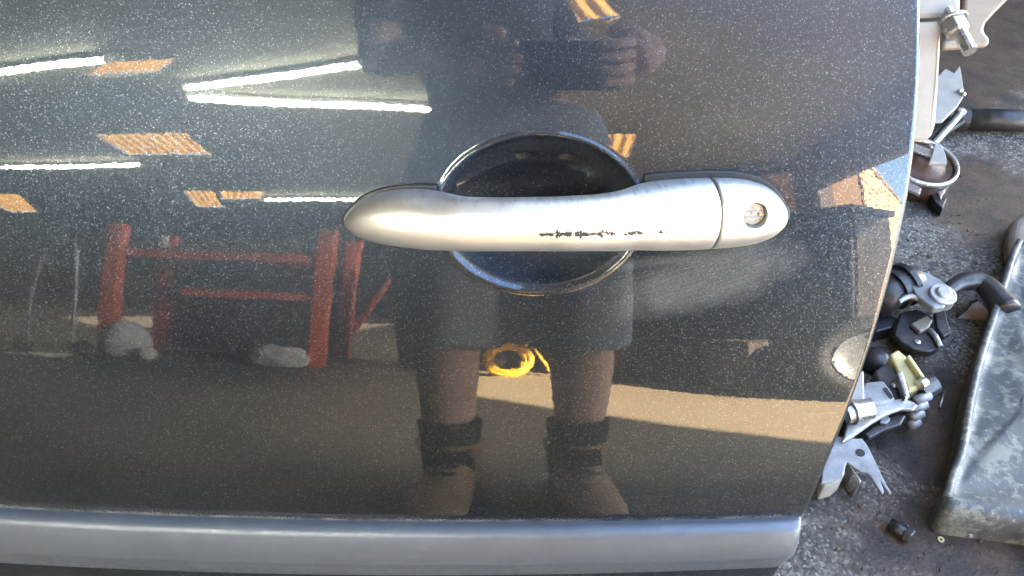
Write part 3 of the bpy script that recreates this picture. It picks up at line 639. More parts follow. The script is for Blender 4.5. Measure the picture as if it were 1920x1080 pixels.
for sx, kx in ((-1, -0.105), (1, 0.112)):
    part('sock', lambda b: lathe(b, [(0.047, 0.10), (0.050, 0.17), (0.056, 0.225), (0.0575, 0.232), (0.052, 0.236), (0.045, 0.2)], (kx, FY - 0.012, 0), n=24), MT['sock'], person, smooth=True)
    def boot(b):
        n = 24; rings = []
        for y, zc, rx, rz in ((-0.085, 0.055, 0.012, 0.02), (-0.078, 0.058, 0.034, 0.045), (-0.045, 0.066, 0.043, 0.058), (0.0, 0.072, 0.045, 0.066), (0.05, 0.066, 0.047, 0.058), (0.10, 0.052, 0.052, 0.044), (0.15, 0.044, 0.053, 0.034), (0.19, 0.039, 0.045, 0.026), (0.212, 0.034, 0.026, 0.016), (0.218, 0.032, 0.006, 0.004)):
            yaw = 0.10 * sx; rings.append([])
            for k in range(n):
                a = 2 * math.pi * k / n; X = rx * math.cos(a); Z = max(zc + rz * math.sin(a), 0.022)
                rings[-1].append(b.verts.new((kx + X + y * yaw, FY + y, Z)))
        for p, q in zip(rings, rings[1:]):
            for k in range(n): b.faces.new((p[k], p[(k + 1) % n], q[(k + 1) % n], q[k]))
        lathe(b, [(0.050, 0.08), (0.052, 0.12), (0.055, 0.155), (0.060, 0.162), (0.060, 0.172), (0.050, 0.172)], (kx, FY - 0.02, 0), n=24)
    bt = part('boot', boot, MT['boot'], person, smooth=True)
    part('sole', lambda b: prism(b, [(kx + X + (y * 0.10 * sx), FY + y, 0.001) for X, y in ((-0.030, -0.088), (0.030, -0.088), (0.043, -0.05), (0.043, 0.03), (0.056, 0.10), (0.054, 0.16), (0.036, 0.213), (-0.036, 0.213), (-0.054, 0.16), (-0.056, 0.10), (-0.043, 0.03), (-0.043, -0.05))], (0, 0, 0.028)), MT['sole'], bt, bevel=0.004)
    part('lace', lambda b: [tube(b, [(kx - 0.024 + 0.0 + y * 0.1 * sx, FY + y, z), (kx + y * 0.1 * sx, FY + y + 0.006, z + 0.006), (kx + 0.024 + y * 0.1 * sx, FY + y, z)], 0.0035, 6) for y, z in ((0.075, 0.112), (0.055, 0.126), (0.035, 0.140), (0.030, 0.158))], MT['sole'], bt, smooth=True)
ph = thing('phone', 'black phone held low in both hands of the person', 'phone', Vector(PHC))
pq = camo.rotation_euler.to_matrix().to_4x4(); pm = Matrix.Translation(Vector(PHC)) @ pq
part('case', lambda b: box(b, (-0.074, -0.037, -0.004), (0.074, 0.037, 0.004), pm), MT['black'], ph, bevel=0.003, seg=3)
part('lens', lambda b: lathe(b, [(0.006, 0), (0.006, 0.0015), (0.004, 0.002), (0.001, 0.002)], Vector(PHC + FWD * 0.004 - RT * 0.052), Vector(FWD), 18), MT['steel'], ph)

# ------------------------------------------------------------------ the car door
door = thing('car_door', 'glossy dark metallic car door with silver handle leaning back in the workshop', 'car door', V(0, -0.56, 0))
EDGE = [hit(px, py) for px, py in ((1728, 0), (1729, 80), (1727, 160), (1721, 250), (1706, 370), (1677, 495), (1640, 630), (1592, 780), (1545, 890), (1508, 965), (1472, 1055))]
es_ = np.array([e[1] for e in EDGE])[::-1]; ex_ = np.array([e[0] for e in EDGE])[::-1]
es_ = np.concatenate([[-0.56, -0.38], es_, [0.27]]); ex_ = np.concatenate([[0.075, 0.105], ex_, [0.1985]])
pc = np.polyfit(es_, ex_, 7)
def xedge(s): return np.interp(s, es_, ex_) * 0.35 + np.polyval(pc, s) * 0.65 if np.ndim(s) else float(np.interp(s, es_, ex_) * 0.35 + np.polyval(pc, s) * 0.65)
DXC, DSC, DRX, DRS, DDEP = hit(1011, 400)[0], hit(1011, 404)[1], (hit(1195, 400)[0] - hit(825, 400)[0]) / 2, (hit(1011, 264)[1] - hit(1011, 547)[1]) / 2, 0.0185
def skin_h(x, s):
    q2 = ((x - DXC) / DRX) ** 2 + ((s - DSC) / DRS) ** 2
    v = DDEP * (1 - q2) * (1.0 - 0.25 * (1 - np.clip(q2, 0, 1))); k = 0.0008
    h = -k * np.logaddexp(0, np.clip(v / k, -50, 60))
    # the pressed lip round the recess
    q = np.sqrt(q2); h = h + 0.0007 * np.exp(-((q - 1.045) / 0.03) ** 2)
    # gentle swage under the handle and slight oil-canning
    h = h + 0.00003 * np.sin(x * 31 + s * 17) + 0.00001 * np.sin(x * 71 - s * 53 + 1.0)
    return h
def make_skin():
    ss = np.concatenate([np.linspace(-0.56, -0.225, 40)[:-1], np.linspace(-0.225, 0.17, 520), np.linspace(0.17, 0.27, 14)[1:]])
    uu = np.concatenate([np.linspace(0, 1, 40)[:-1] * 0.5, 0.5 + 0.5 * np.linspace(0, 1, 660)])
    S, U = np.meshgrid(ss, uu, indexing='ij'); XE = xedge(S)
    xl = -0.80
    X = np.where(U < 0.5, xl + (U / 0.5) * (-0.31 - xl), -0.31 + (U - 0.5) / 0.5 * (XE - 0.003 + 0.31))
    Hh = skin_h(X, S)
    P = surf(X, S, Hh)
    pts = [np.moveaxis(P, 0, -1)]; uvs = [np.stack([X, S], -1)]
    # rolled hem along the right edge
    for a in np.radians([18, 36, 54, 72, 90, 110, 130, 150, 170]):
        xx = XE[:, -1:] - 0.003 + 0.003 * np.sin(a); hh = -0.003 + 0.003 * np.cos(a)
        pts.append(np.moveaxis(surf(xx, S[:, -1:], hh), 0, -1)); uvs.append(np.stack([xx, S[:, -1:]], -1))
    xx = XE[:, -1:] - 0.012; pts.append(np.moveaxis(surf(xx, S[:, -1:], -0.006), 0, -1)); uvs.append(np.stack([xx, S[:, -1:]], -1))
    pts = np.concatenate(pts, 1); uvs = np.concatenate(uvs, 1)
    r, c = pts.shape[:2]; idx = np.arange(r * c).reshape(r, c)
    f = np.stack([idx[:-1, :-1], idx[:-1, 1:], idx[1:, 1:], idx[1:, :-1]], -1).reshape(-1, 4)
    me = bpy.data.meshes.new('door_skin')
    me.vertices.add(r * c); me.vertices.foreach_set('co', pts.reshape(-1).astype(np.float32))
    me.loops.add(f.size); me.loops.foreach_set('vertex_index', f.reshape(-1).astype(np.int32))
    me.polygons.add(len(f)); me.polygons.foreach_set('loop_start', np.arange(0, f.size, 4, dtype=np.int32))
    me.update(calc_edges=True); me.validate()
    ul = me.uv_layers.new(name='door'); ul.data.foreach_set('uv', uvs.reshape(-1, 2)[f.reshape(-1)].reshape(-1).astype(np.float32))
    return me
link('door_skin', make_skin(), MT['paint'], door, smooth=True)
# inner pressing behind the skin
def inner(b):
    ss = np.linspace(-0.555, 0.262, 40); g = []
    for s in ss:
        xe = xedge(s)
        row = [(-0.79, -0.0045), (-0.79, -0.055), (-0.4, -0.06), (0.0, -0.06), (xe - 0.05, -0.06), (xe - 0.030, -0.045), (xe - 0.022, -0.008)]
        g.append([b.verts.new(V(x, s, h)) for x, h in row])
    for i in range(len(ss) - 1):
        for j in range(6): b.faces.new((g[i][j], g[i][j + 1], g[i + 1][j + 1], g[i + 1][j]))
    b.faces.new(g[0]); b.faces.new(list(reversed(g[-1])))
part('inner_shell', inner, MT['inner'], door)

# rubbing strip along the bottom of the picture
mt0, mt1 = hit(0, 951), hit(1500, 968); mb0, mb1 = hit(0, 1052, 0.004), hit(1460, 1060, 0.004)
def strip(b):
    xs = list(np.linspace(-0.80, hit(1490, 990, 0.009)[0], 60)); xs += [hit(px, 1000, 0.009)[0] for px in (1497, 1502, 1505.5, 1508)]
    rows = []; n = len(xs)
    for i, x in enumerate(xs):
        st = mt0[1] + (mt1[1] - mt0[1]) * (x - mt0[0]) / (mt1[0] - mt0[0]); sb = mb0[1] + (mb1[1] - mb0[1]) * (x - mb0[0]) / (mb1[0] - mb0[0])
        wd = st - sb; k = n - 1 - i; hs = (1.0, 0.93, 0.8, 0.55, 0.15)[4 - k] if k < 5 else 1.0
        pr = [(0.0, -0.002), (0.0, 0.003), (0.02, 0.0062), (0.06, 0.0082), (0.12, 0.0094), (0.35, 0.0108), (0.58, 0.0116), (0.63, 0.0112), (0.66, 0.0104), (0.70, 0.0102), (0.92, 0.0078), (0.975, 0.0062), (0.995, 0.004), (1.0, -0.002)]
        r = []
        for t, h in pr:
            xx = x - 0.022 * max(0.0, t - 0.45) ** 1.4 * (1 if i > n - 30 else 0) * max(0.0, (i - (n - 30)) / 30)
            r.append(b.verts.new(V(xx, st - wd * t, h * hs if h > 0 else h)))
        rows.append(r)
    for p, q in zip(rows, rows[1:]):
        for j in range(len(p) - 1): b.faces.new((p[j], p[j + 1], q[j + 1], q[j]))
    b.faces.new(rows[-1])
part('rubbing_strip', strip, MT['trim'], door, smooth=True)

# ---- the pull handle
ST = [  # px, top, bottom, front height, back height
    (645.5, 409, 421, 0.0035, -0.003), (649, 402, 428, 0.006, -0.003), (657, 392, 438, 0.009, -0.003), (672, 379, 447, 0.0125, -0.003), (700, 367, 456, 0.0165, -0.003), (740, 359, 463, 0.0205, -0.003), (785, 357, 468, 0.0235, -0.002),
    (815, 360, 470, 0.0255, 0.000), (840, 366, 471, 0.0268, 0.004), (875, 371, 471, 0.028, 0.009), (950, 372, 471, 0.0295, 0.012), (1050, 370, 471, 0.0298, 0.012), (1120, 366, 471, 0.0292, 0.011),
    (1165, 359, 471, 0.0284, 0.007), (1195, 350, 471, 0.0277, 0.002), (1225, 343, 471, 0.0268, -0.002), (1270, 339, 471, 0.0255, -0.003), (1310, 337, 470, 0.0242, -0.003), (1350, 336, 468, 0.0228, -0.003),
    (1385, 337, 465, 0.0215, -0.003), (1420, 344, 459, 0.0198, -0.003), (1446, 356, 449, 0.0176, -0.003), (1462, 371, 438, 0.0146, -0.003), (1470, 384, 427, 0.0105, -0.003), (1474, 397, 415, 0.005, -0.003)]
tab = []
for px, yt, yb, hf, hb in ST:
    hs = max(0.002, (hf + hb) * 0.5 if hb > 0 else hf * 0.45)
    xt, st = hit(px, yt, hs); xb, sb = hit(px, yb, hs); tab.append(((xt + xb) / 2, (st + sb) / 2, (st - sb) / 2, hf, hb))
tab = np.array(tab)
def sm(x, k): return float(np.interp(x, tab[:, 0], tab[:, k]))
def smooth_sm(x, k, wd=0.004):
    e = min(x - tab[0, 0], tab[-1, 0] - x); wd = min(wd, max(e, 0) * 0.8)
    return sum(sm(x + wd * t, k) for t in (-1, -0.5, 0, 0.5, 1)) / 5
XSPLIT = hit(1351, 405, 0.02)[0]
def handle_mesh(x0, x1, name):
    b = bmesh.new(); uvl = b.loops.layers.uv.new('door'); n = 72
    m_ = int((x1 - x0) / 0.0012); xs = [x0 + (x1 - x0) * i / m_ for i in range(m_ + 1)]
    if x0 < tab[0, 0] + 1e-6: xs = [x0 + (x1 - x0) * 0.5 * (1 - math.cos(math.pi * (i / m_))) if i < m_ / 2 else x for i, x in enumerate(xs)]
    if x1 > tab[-1, 0] - 1e-6: xs = [x0 + (x1 - x0) * math.sin(math.pi / 2 * i / m_) for i in range(m_ + 1)]
    rows, co = [], {}
    for x in xs:
        sc, a, hf, hb = (smooth_sm(x, k) for k in (1, 2, 3, 4)); kb = min(1.0, max(0.0, (hb + 0.003) / 0.011)); kb = kb * kb * (3 - 2 * kb); hc = 0.25 * hf * (1 - kb) + (hb + (hf - hb) * 0.40) * kb; r = []
        for k in range(n):
            t = 2 * math.pi * k / n; c, s_ = math.cos(t), math.sin(t)
            ex = 2 / 2.35; ey = 2 / 2.15
            ds = a * math.copysign(abs(c) ** ex, c); bh = (hf - hc) if s_ > 0 else (hc - hb)
            h = hc + bh * math.copysign(abs(s_) ** ey, s_)
            xx = x - 0.0028 * (ds / a) ** 2 * math.exp(-((x - XSPLIT) / 0.012) ** 2)
            v = b.verts.new(V(xx, sc + ds, h)); co[v] = (xx, sc + ds); r.append(v)
        rows.append(r)
    for p, q in zip(rows, rows[1:]):
        for k in range(n): b.faces.new((p[k], p[(k + 1) % n], q[(k + 1) % n], q[k]))
    b.faces.new(list(reversed(rows[0]))); b.faces.new(rows[-1])
    bmesh.ops.recalc_face_normals(b, faces=b.faces)
    for f in b.faces:
        f.smooth = len(f.verts) == 4
        for l in f.loops: l[uvl].uv = co[l.vert]
    me = bpy.data.meshes.new(name); b.to_mesh(me); b.free(); return me
handle = link('door_handle', handle_mesh(tab[0, 0], XSPLIT - 0.0004, 'door_handle'), MT['silver'], door)
handle['label'] = 'scratched silver grip with a line of chipped paint'
cap = link('lock_cap', handle_mesh(XSPLIT + 0.0004, tab[-1, 0], 'lock_cap'), MT['silver'], None)
kx_, ks_ = hit(1417, 405, 0.020); kn_ = nrm(kx_, ks_); ktop = V(kx_, ks_, smooth_sm(kx_, 3)); RK = 0.0066
cutb = bmesh.new(); lathe(cutb, [(RK * 0.92, -0.0062), (RK, 0.0), (RK * 1.02, 0.01)], ktop - kn_ * 0.0005, kn_, 48)
cutter = link('cutter', done(cutb), None)
bo = cap.modifiers.new('cut', 'BOOLEAN'); bo.operation = 'DIFFERENCE'; bo.object = cutter; bo.solver = 'EXACT'
bpy.context.view_layer.update()
dg = bpy.context.evaluated_depsgraph_get(); nm = bpy.data.meshes.new_from_object(cap.evaluated_get(dg)); cap.modifiers.clear()
cap.data = nm; bpy.data.objects.remove(cutter); nm.name = 'lock_cap'
nm.transform(Matrix.Translation(-wloc(handle))); cap.parent = handle
ku, kv = Vector((1, 0, 0)), kn_.cross(Vector((1, 0, 0))).normalized()
if kv.z < 0: kv = -kv
kc = ktop - kn_ * 0.0052
def keyway(b):
    lathe(b, [(RK * 0.86, -0.001), (RK * 0.86, 0.0006), (RK * 0.80, 0.0012), (0.0001, 0.0012)], kc - kn_ * 0.0006, kn_, 40)
part('lock_cylinder', keyway, MT['zinc'], handle)
def keyslot(b):
    def bar(u0, u1, v0, v1, hh=0.0006): prism(b, [kc + kn_ * 0.0007 + ku * u0 + kv * v0, kc + kn_ * 0.0007 + ku * u1 + kv * v0, kc + kn_ * 0.0007 + ku * u1 + kv * v1, kc + kn_ * 0.0007 + ku * u0 + kv * v1], kn_ * hh)
    bar(-0.0048, 0.0030, 0.0012, 0.0017); bar(-0.0048, 0.0030, -0.0017, -0.0012); bar(0.0026, 0.0031, -0.0011, 0.0011)
part('key_slot', keyslot, MT['steel'], handle)
# rubber seats under both ends of the handle
def gasket(b, x0, x1, grow, open_left):
    xs = np.linspace(x0, x1, 60); up_, lo_ = [], []
    for x in xs:
        xc = min(max(x, tab[0, 0] + 0.0002), tab[-1, 0] - 0.0002); sc, a = smooth_sm(xc, 1), smooth_sm(xc, 2)
        over = max(0.0, tab[0, 0] - x, x - tab[-1, 0]); g = grow * math.sqrt(max(0.0, 1 - (over / grow) ** 2))
        if over > 0: a = a * math.sqrt(max(0.0, 1 - (over / grow) ** 2)) * 0.8
        up_.append((x, sc + a + g + 0.0006)); lo_.append((x, sc - a - g * 0.5))
    ring = up_ + lo_[::-1]; cx = sum(p[0] for p in ring) / len(ring); cs = sum(p[1] for p in ring) / len(ring)
    prof = [(1.0, -0.002), (1.0, 0.0012), (0.985, 0.0022), (0.96, 0.0025)]
    g = []
    for kx2, h in prof:
        g.append([b.verts.new(V(cx + (x - cx) * kx2, cs + (s - cs) * kx2, h)) for x, s in ring])
    n = len(ring)
    for p, q in zip(g, g[1:]):
        for k in range(n): b.faces.new((p[k], p[(k + 1) % n], q[(k + 1) % n], q[k]))
    b.faces.new(g[-1])
part('gasket', lambda b: gasket(b, tab[0, 0] - 0.0012, hit(822, 400)[0], 0.0013, False), MT['rubber'], handle)
part('gasket', lambda b: gasket(b, hit(1203, 400)[0], tab[-1, 0] + 0.0022, 0.0024, True), MT['rubber'], handle)

# pressed stays and latch pieces that stick out behind the door's edge
def dplate(b, pts, h0, h1):
    q = [hit(px, py, h1) for px, py in pts]
    a = [b.verts.new(V(x, s, h1)) for x, s in q]; c = [b.verts.new(V(x, s, h0)) for x, s in q]; n = len(a)
    b.faces.new(a); b.faces.new(list(reversed(c)))
    for i in range(n): b.faces.new((a[i], c[i], c[(i + 1) % n], a[(i + 1) % n]))
part('latch_plate', lambda b: dplate(b, [(1690, 42), (1766, 40), (1764, 100), (1760, 165), (1755, 235), (1748, 256), (1738, 264), (1690, 264)], -0.026, -0.012), MT['cream'], door, bevel=0.003, seg=3)['label'] = 'cream painted latch plate behind the door edge'
part('hinge_bracket', lambda b: dplate(b, [(1690, -30), (1806, -30), (1804, 20), (1797, 40), (1768, 36), (1690, 37)], -0.030, -0.014), MT['cream'], door, bevel=0.003)
arm = part('hinge_arm', lambda b: dplate(b, [(1766, 80), (1792, 62), (1804, 38), (1810, -30), (1915, -30), (1892, 0), (1868, 24), (1850, 44), (1846, 58), (1857, 72), (1858, 84), (1848, 90), (1810, 92), (1766, 96)], -0.050, -0.034), MT['beige'], door, bevel=0.005, seg=3)
bx_, bs_ = hit(1786, 42, -0.012); bn_ = nrm(bx_, bs_)
def bolt(b, c, ax, r, L1, L2):
    lathe(b, [(r, 0), (r, L1 * 0.8), (r * 0.86, L1)], c, ax, 6); lathe(b, [(r * 1.25, -0.0015), (r * 1.25, 0.0)], c, ax, 20); lathe(b, [(r * 0.55, -L2), (r * 0.55, -0.0016)], c, ax, 14)
bax = (bn_ * 0.75 + Vector((0.1, 0, -0.65))).normalized()
part('bolt', lambda b: bolt(b, V(bx_, bs_, -0.012), bax, 0.0062, 0.008, 0.012), MT['zinc'], door, bevel=0.0005)
part('stud', lambda b: tube(b, [V(bx_, bs_, -0.010) + bax * 0.006, V(bx_, bs_, -0.010) + bax * 0.019], 0.0035, 14), MT['zinc'], door)

# ------------------------------------------------------------------ stripped parts lying on the concrete beside the door
def plate(b, pts, z1, z0): prism(b, [fp(px, py, z1) for px, py in pts], (0, 0, z0 - z1))
def rodpx(b, pts, z, r, n=14):
    zz = z if hasattr(z, '__len__') else [z] * len(pts); tube(b, [fp(px, py, q) for (px, py), q in zip(pts, zz)], r, n)
def one(name, label, cat, fn, m, **kw):
    return tag(part(name, fn, m, None, **kw), label, cat)

# big scuffed panel
t = thing('scuffed_panel', 'large scuffed blue grey sheet metal panel with a rolled edge lying on the floor', 'panel', fp(1880, 800))
PAN = [(1913, 452), (1990, 440), (2060, 500), (2060, 985), (1960, 975), (1900, 965), (1820, 955), (1786, 948), (1776, 930), (1788, 890), (1803, 850), (1812, 800), (1822, 740), (1842, 660), (1868, 580), (1896, 490)]
def pan(b):
    rings = []; C0 = fp(1950, 740, 0.05); nn_ = 6; P = curve_pts([fp(px, py, 0.05) for px, py in PAN + PAN[:1]], 5)[:-1]
    for k, z, _ in ((1.02, 0.0, 0), (1.02, 0.028, 0), (1.012, 0.040, 0), (0.99, 0.047, 0), (0.955, 0.049, 0), (0.90, 0.045, 0), (0.80, 0.044, 0), (0.55, 0.047, 0), (0.25, 0.05, 0)):
        rings.append([b.verts.new((C0.x + (p.x - C0.x) * k, C0.y + (p.y - C0.y) * k, z + 0.0018 * math.sin(p.x * 60 * k + p.y * 35))) for p in P])
    n = len(P)
    for p, q in zip(rings, rings[1:]):
        for k in range(n): b.faces.new((p[k], p[(k + 1) % n], q[(k + 1) % n], q[k]))
    b.faces.new(rings[-1])
part('sheet', pan, MT['worn'], t, smooth=True)
rim = [fp(px, py, 0.048) for px, py in ((1912, 452), (1896, 490), (1868, 580), (1842, 660), (1822, 740), (1812, 800), (1803, 850), (1788, 890), (1776, 932))]
part('rolled_edge', lambda b: tube(b, curve_pts(rim, 4), 0.0045, 12), MT['worn'], t, smooth=True)
one('door_card', 'grey brown padded trim piece lying past the scuffed panel', 'trim piece', lambda b: plate(b, [(1925, 388), (1960, 380), (2010, 420), (2010, 470), (1925, 470), (1895, 475), (1893, 440), (1900, 410)], 0.035, 0.001), MT['beige'], bevel=0.012, seg=4)

# dark tube with a polished highlight
t = thing('steel_tube', 'dark polished steel tube lying on the stained floor', 'tube', fp(1900, 228))
part('pipe', lambda b: rodpx(b, [(1806, 224), (1990, 227)], 0.021, 0.0195, 28), MT['dark'], t, smooth=True)
part('end_collar', lambda b: rodpx(b, [(1797, 222), (1812, 223)], 0.0215, 0.0215, 28), MT['dark'], t)
# thin ball-ended rod
t = thing('ball_rod', 'thin grey rod with a ball end leaning on the strapped drum', 'rod', fp(1770, 250))
part('shaft', lambda b: rodpx(b, [(1801, 214), (1780, 238), (1758, 262), (1742, 280)], [0.045, 0.043, 0.042, 0.045], 0.0055), MT['steel'], t, smooth=True)
part('ball', lambda b: bmesh.ops.create_icosphere(b, subdivisions=3, radius=0.009, matrix=Matrix.Translation(fp(1801, 211, 0.047))), MT['zinc'], t, smooth=True)
part('lever', lambda b: plate(b, [(1793, 208), (1811, 226), (1780, 246), (1752, 280), (1738, 270), (1762, 240)], 0.035, 0.026), MT['dark'], t, bevel=0.002)
# torn zinc plate
t = thing('torn_plate', 'pale torn sheet metal plate with a rivet and jagged top edge', 'metal plate', fp(1780, 180))
part('plate', lambda b: plate(b, [(1742, 162), (1756, 146), (1773, 128), (1789, 137), (1800, 122), (1805, 150), (1809, 177), (1796, 198), (1780, 214), (1768, 226), (1744, 228), (1740, 200)], 0.062, 0.056), MT['cream'], t, bevel=0.0015)
part('support', lambda b: plate(b, [(1745, 170), (1790, 160), (1790, 200), (1748, 222)], 0.055, 0.001), MT['dark'], t, bevel=0.002)
for px, py in ((1799, 172), (1806, 177)): part('rivet', lambda b: bmesh.ops.create_icosphere(b, subdivisions=2, radius=0.0052, matrix=Matrix.Translation(fp(px, py, 0.064))), MT['zinc'], t, smooth=True)
# strapped drum
dc = fp(1722, 318, 0.03); t = thing('strapped_drum', 'round brown drum with bright steel straps half hidden by the door edge', 'drum', fp(1722, 318))
part('drum', lambda b: lathe(b, [(0.050, -0.028), (0.052, -0.02), (0.052, 0.012), (0.046, 0.016), (0.040, 0.012), (0.034, 0.018), (0.022, 0.018), (0.018, 0.024), (0.009, 0.026), (0.001, 0.026)], dc, (0.05, -0.12, 1), 40), MT['rust'], t, smooth=True)
part('rim', lambda b: lathe(b, [(0.050, 0.010), (0.056, 0.010), (0.058, 0.016), (0.056, 0.022), (0.051, 0.020)], dc, (0.05, -0.12, 1), 44, True), MT['zinc'], t, smooth=True)
for a, h in (((1700, 263, 1755, 283), 0.012), ((1700, 338, 1728, 352), 0.011)):
    part('strap', lambda b: plate(b, [(a[0], a[1]), (a[2], a[3]), (a[2] - 3, a[3] + 12), (a[0] - 3, a[1] + 14)], 0.062, 0.057), MT['zinc'], t, bevel=0.001)
part('guard', lambda b: plate(b, [(1752, 272), (1764, 268), (1774, 290), (1776, 306), (1742, 305), (1748, 288)], 0.070, 0.064), MT['cream'], t, bevel=0.0015)
one('bent_offcut', 'bright bent offcut of zinc beside the strapped drum', 'metal offcut', lambda b: plate(b, [(1762, 312), (1784, 322), (1786, 334), (1774, 352), (1764, 374), (1754, 350)], 0.02, 0.001), MT['zinc'], bevel=0.001)
one('black_clip', 'black plastic clip on the floor under the drum', 'clip', lambda b: plate(b, [(1742, 358), (1756, 352), (1776, 372), (1768, 392), (1752, 376)], 0.018, 0.001), MT['black'], bevel=0.002)

# lever with clevis and black grip
t = thing('crank_lever', 'crank lever with grey clevis and rounded black grip', 'lever', fp(1740, 560))
part('grip', lambda b: tube(b, curve_pts([fp(*p) for p in ((1772, 551, 0.050), (1790, 536, 0.052), (1812, 527, 0.052), (1836, 528, 0.050), (1858, 545, 0.047), (1874, 566, 0.043), (1884, 581, 0.040), (1889, 590, 0.039))], 6), [0.009, 0.009, 0.0095, 0.010, 0.0105, 0.011, 0.011, 0.0112, 0.0115, 0.012, 0.0125, 0.013] + [0.0135] * 8 + [0.014 + 0.0004 * i for i in range(14)] + [0.020] * 5 + [0.0185, 0.0165, 0.0125, 0.006], 22), MT['black'], t, smooth=True)
part('clevis', lambda b: plate(b, [(1715, 512), (1735, 508), (1758, 520), (1775, 532), (1784, 548), (1782, 564), (1770, 575), (1752, 577), (1735, 566), (1718, 552), (1708, 536)], 0.062, 0.050), MT['greysteel'], t, bevel=0.003, seg=3)
part('pivot', lambda b: lathe(b, [(0.018, -0.012), (0.018, 0.002), (0.0165, 0.004), (0.011, 0.004), (0.010, 0.0065), (0.008, 0.008), (0.0005, 0.008)], fp(1767, 553, 0.063), (0.02, -0.1, 1), 32), MT['steel'], t, smooth=False, bevel=0.0006)
part('shaft', lambda b: tube(b, [fp(1640, 566, 0.040), fp(1668, 548, 0.042), fp(1690, 536, 0.044), fp(1722, 526, 0.048)], [0.024, 0.024, 0.026, 0.022], 24), MT['dark'], t, smooth=True)
part('collar', lambda b: tube(b, [fp(1692, 535, 0.044), fp(1700, 531, 0.045)], [0.031, 0.031], 26), MT['black'], t)
part('collar', lambda b: tube(b, [fp(1674, 544, 0.043), fp(1682, 540, 0.044)], [0.029, 0.029], 26), MT['dark'], t)
part('fork_lip', lambda b: tube(b, curve_pts([fp(*p) for p in ((1684, 566, 0.05), (1705, 556, 0.055), (1728, 562, 0.056), (1748, 576, 0.055))], 5), 0.0042, 10), MT['steel'], t, smooth=True)
t = thing('dark_bracket', 'dark oily flat bracket with one bright hole under the crank lever', 'bracket', fp(1725, 625))
part('plate', lambda b: plate(b, [(1688, 585), (1720, 578), (1748, 592), (1752, 612), (1766, 636), (1760, 654), (1742, 660), (1712, 653), (1690, 640), (1676, 626)], 0.030, 0.018), MT['dark'], t, bevel=0.003, seg=3)
part('tab', lambda b: plate(b, [(1752, 586), (1772, 578), (1783, 624), (1770, 632), (1756, 612)], 0.036, 0.028), MT['dark'], t, bevel=0.002)
part('edge_strip', lambda b: rodpx(b, [(1742, 618), (1754, 630), (1764, 650)], 0.034, 0.0035, 10), MT['steel'], t, smooth=True)
part('rust_band', lambda b: plate(b, [(1708, 606), (1738, 590), (1750, 600), (1742, 614), (1726, 622)], 0.037, 0.0305), MT['beige'], t, bevel=0.002)
part('rivet', lambda b: lathe(b, [(0.0042, 0), (0.0042, 0.001), (0.002, 0.002), (0.0003, 0.002)], fp(1720, 641, 0.0305), n=16), MT['zinc'], t)
part('foot', lambda b: plate(b, [(1690, 600), (1745, 600), (1745, 645), (1695, 640)], 0.0175, 0.001), MT['dark'], t)
one('card_scrap', 'pinkish brown triangle of card beside the black grip', 'card scrap', lambda b: plate(b, [(1796, 596), (1832, 562), (1872, 600)], 0.003, 0.001), MT['pink'])
one('bent_wire', 'short bent black wire by the card scrap', 'wire', lambda b: rodpx(b, [(1797, 592), (1812, 578), (1820, 566), (1832, 562)], 0.006, 0.0022, 8), MT['black'], smooth=True)

# the latch mechanism pile
t = thing('latch_mechanism', 'grey latch mechanism with yellowed plastic block lying by the door edge', 'latch', fp(1670, 720))
part('plastic_block', lambda b: plate(b, [(1668, 664), (1684, 654), (1700, 668), (1730, 710), (1728, 722), (1704, 732), (1690, 706)], 0.052, 0.002), MT['yellowp'], t, bevel=0.003, seg=3)
part('plastic_rib', lambda b: plate(b, [(1700, 668), (1706, 664), (1735, 706), (1730, 711)], 0.060, 0.0525), MT['yellowp'], t, bevel=0.0015)
part('housing', lambda b: plate(b, [(1640, 694), (1662, 680), (1684, 690), (1698, 716), (1710, 744), (1694, 752), (1668, 752), (1650, 732)], 0.046, 0.002), MT['dark'], t, bevel=0.003, seg=3)
part('cover', lambda b: plate(b, [(1622, 716), (1656, 712), (1670, 730), (1680, 748), (1658, 756), (1630, 758), (1612, 745)], 0.056, 0.047), MT['greysteel'], t, bevel=0.003)
part('slot', lambda b: plate(b, [(1656, 728), (1662, 726), (1676, 745), (1670, 748)], 0.0568, 0.0562), MT['black'], t)
part('flange', lambda b: plate(b, [(1682, 698), (1692, 696), (1706, 742), (1698, 746)], 0.060, 0.047), MT['zinc'], t, bevel=0.0015)
for px, py in ((1683, 719), (1676, 723)): part('rivet', lambda b: lathe(b, [(0.0045, 0), (0.004, 0.002), (0.0005, 0.003)], fp(px, py, 0.047), n=14), MT['zinc'], t, smooth=True)
part('spring_case', lambda b: rodpx(b, [(1716, 738), (1744, 722)], 0.034, 0.017, 20), MT['dark'], t)
part('cap', lambda b: rodpx(b, [(1724, 722), (1734, 716)], 0.056, 0.007, 16), MT['zinc'], t)
part('lever', lambda b: plate(b, [(1590, 790), (1612, 774), (1640, 760), (1668, 750), (1690, 746), (1712, 752), (1722, 760), (1714, 768), (1692, 766), (1664, 776), (1636, 792), (1600, 818), (1580, 828)], 0.052, 0.046), MT['steel'], t, bevel=0.002)
part('lever', lambda b: plate(b, [(1620, 812), (1650, 790), (1680, 776), (1700, 778), (1690, 796), (1660, 806), (1630, 822)], 0.036, 0.028), MT['dark'], t, bevel=0.002)
part('lever_pad', lambda b: plate(b, [(1652, 782), (1664, 778), (1670, 786), (1662, 794), (1650, 792)], 0.0405, 0.0365), MT['greysteel'], t, bevel=0.001)
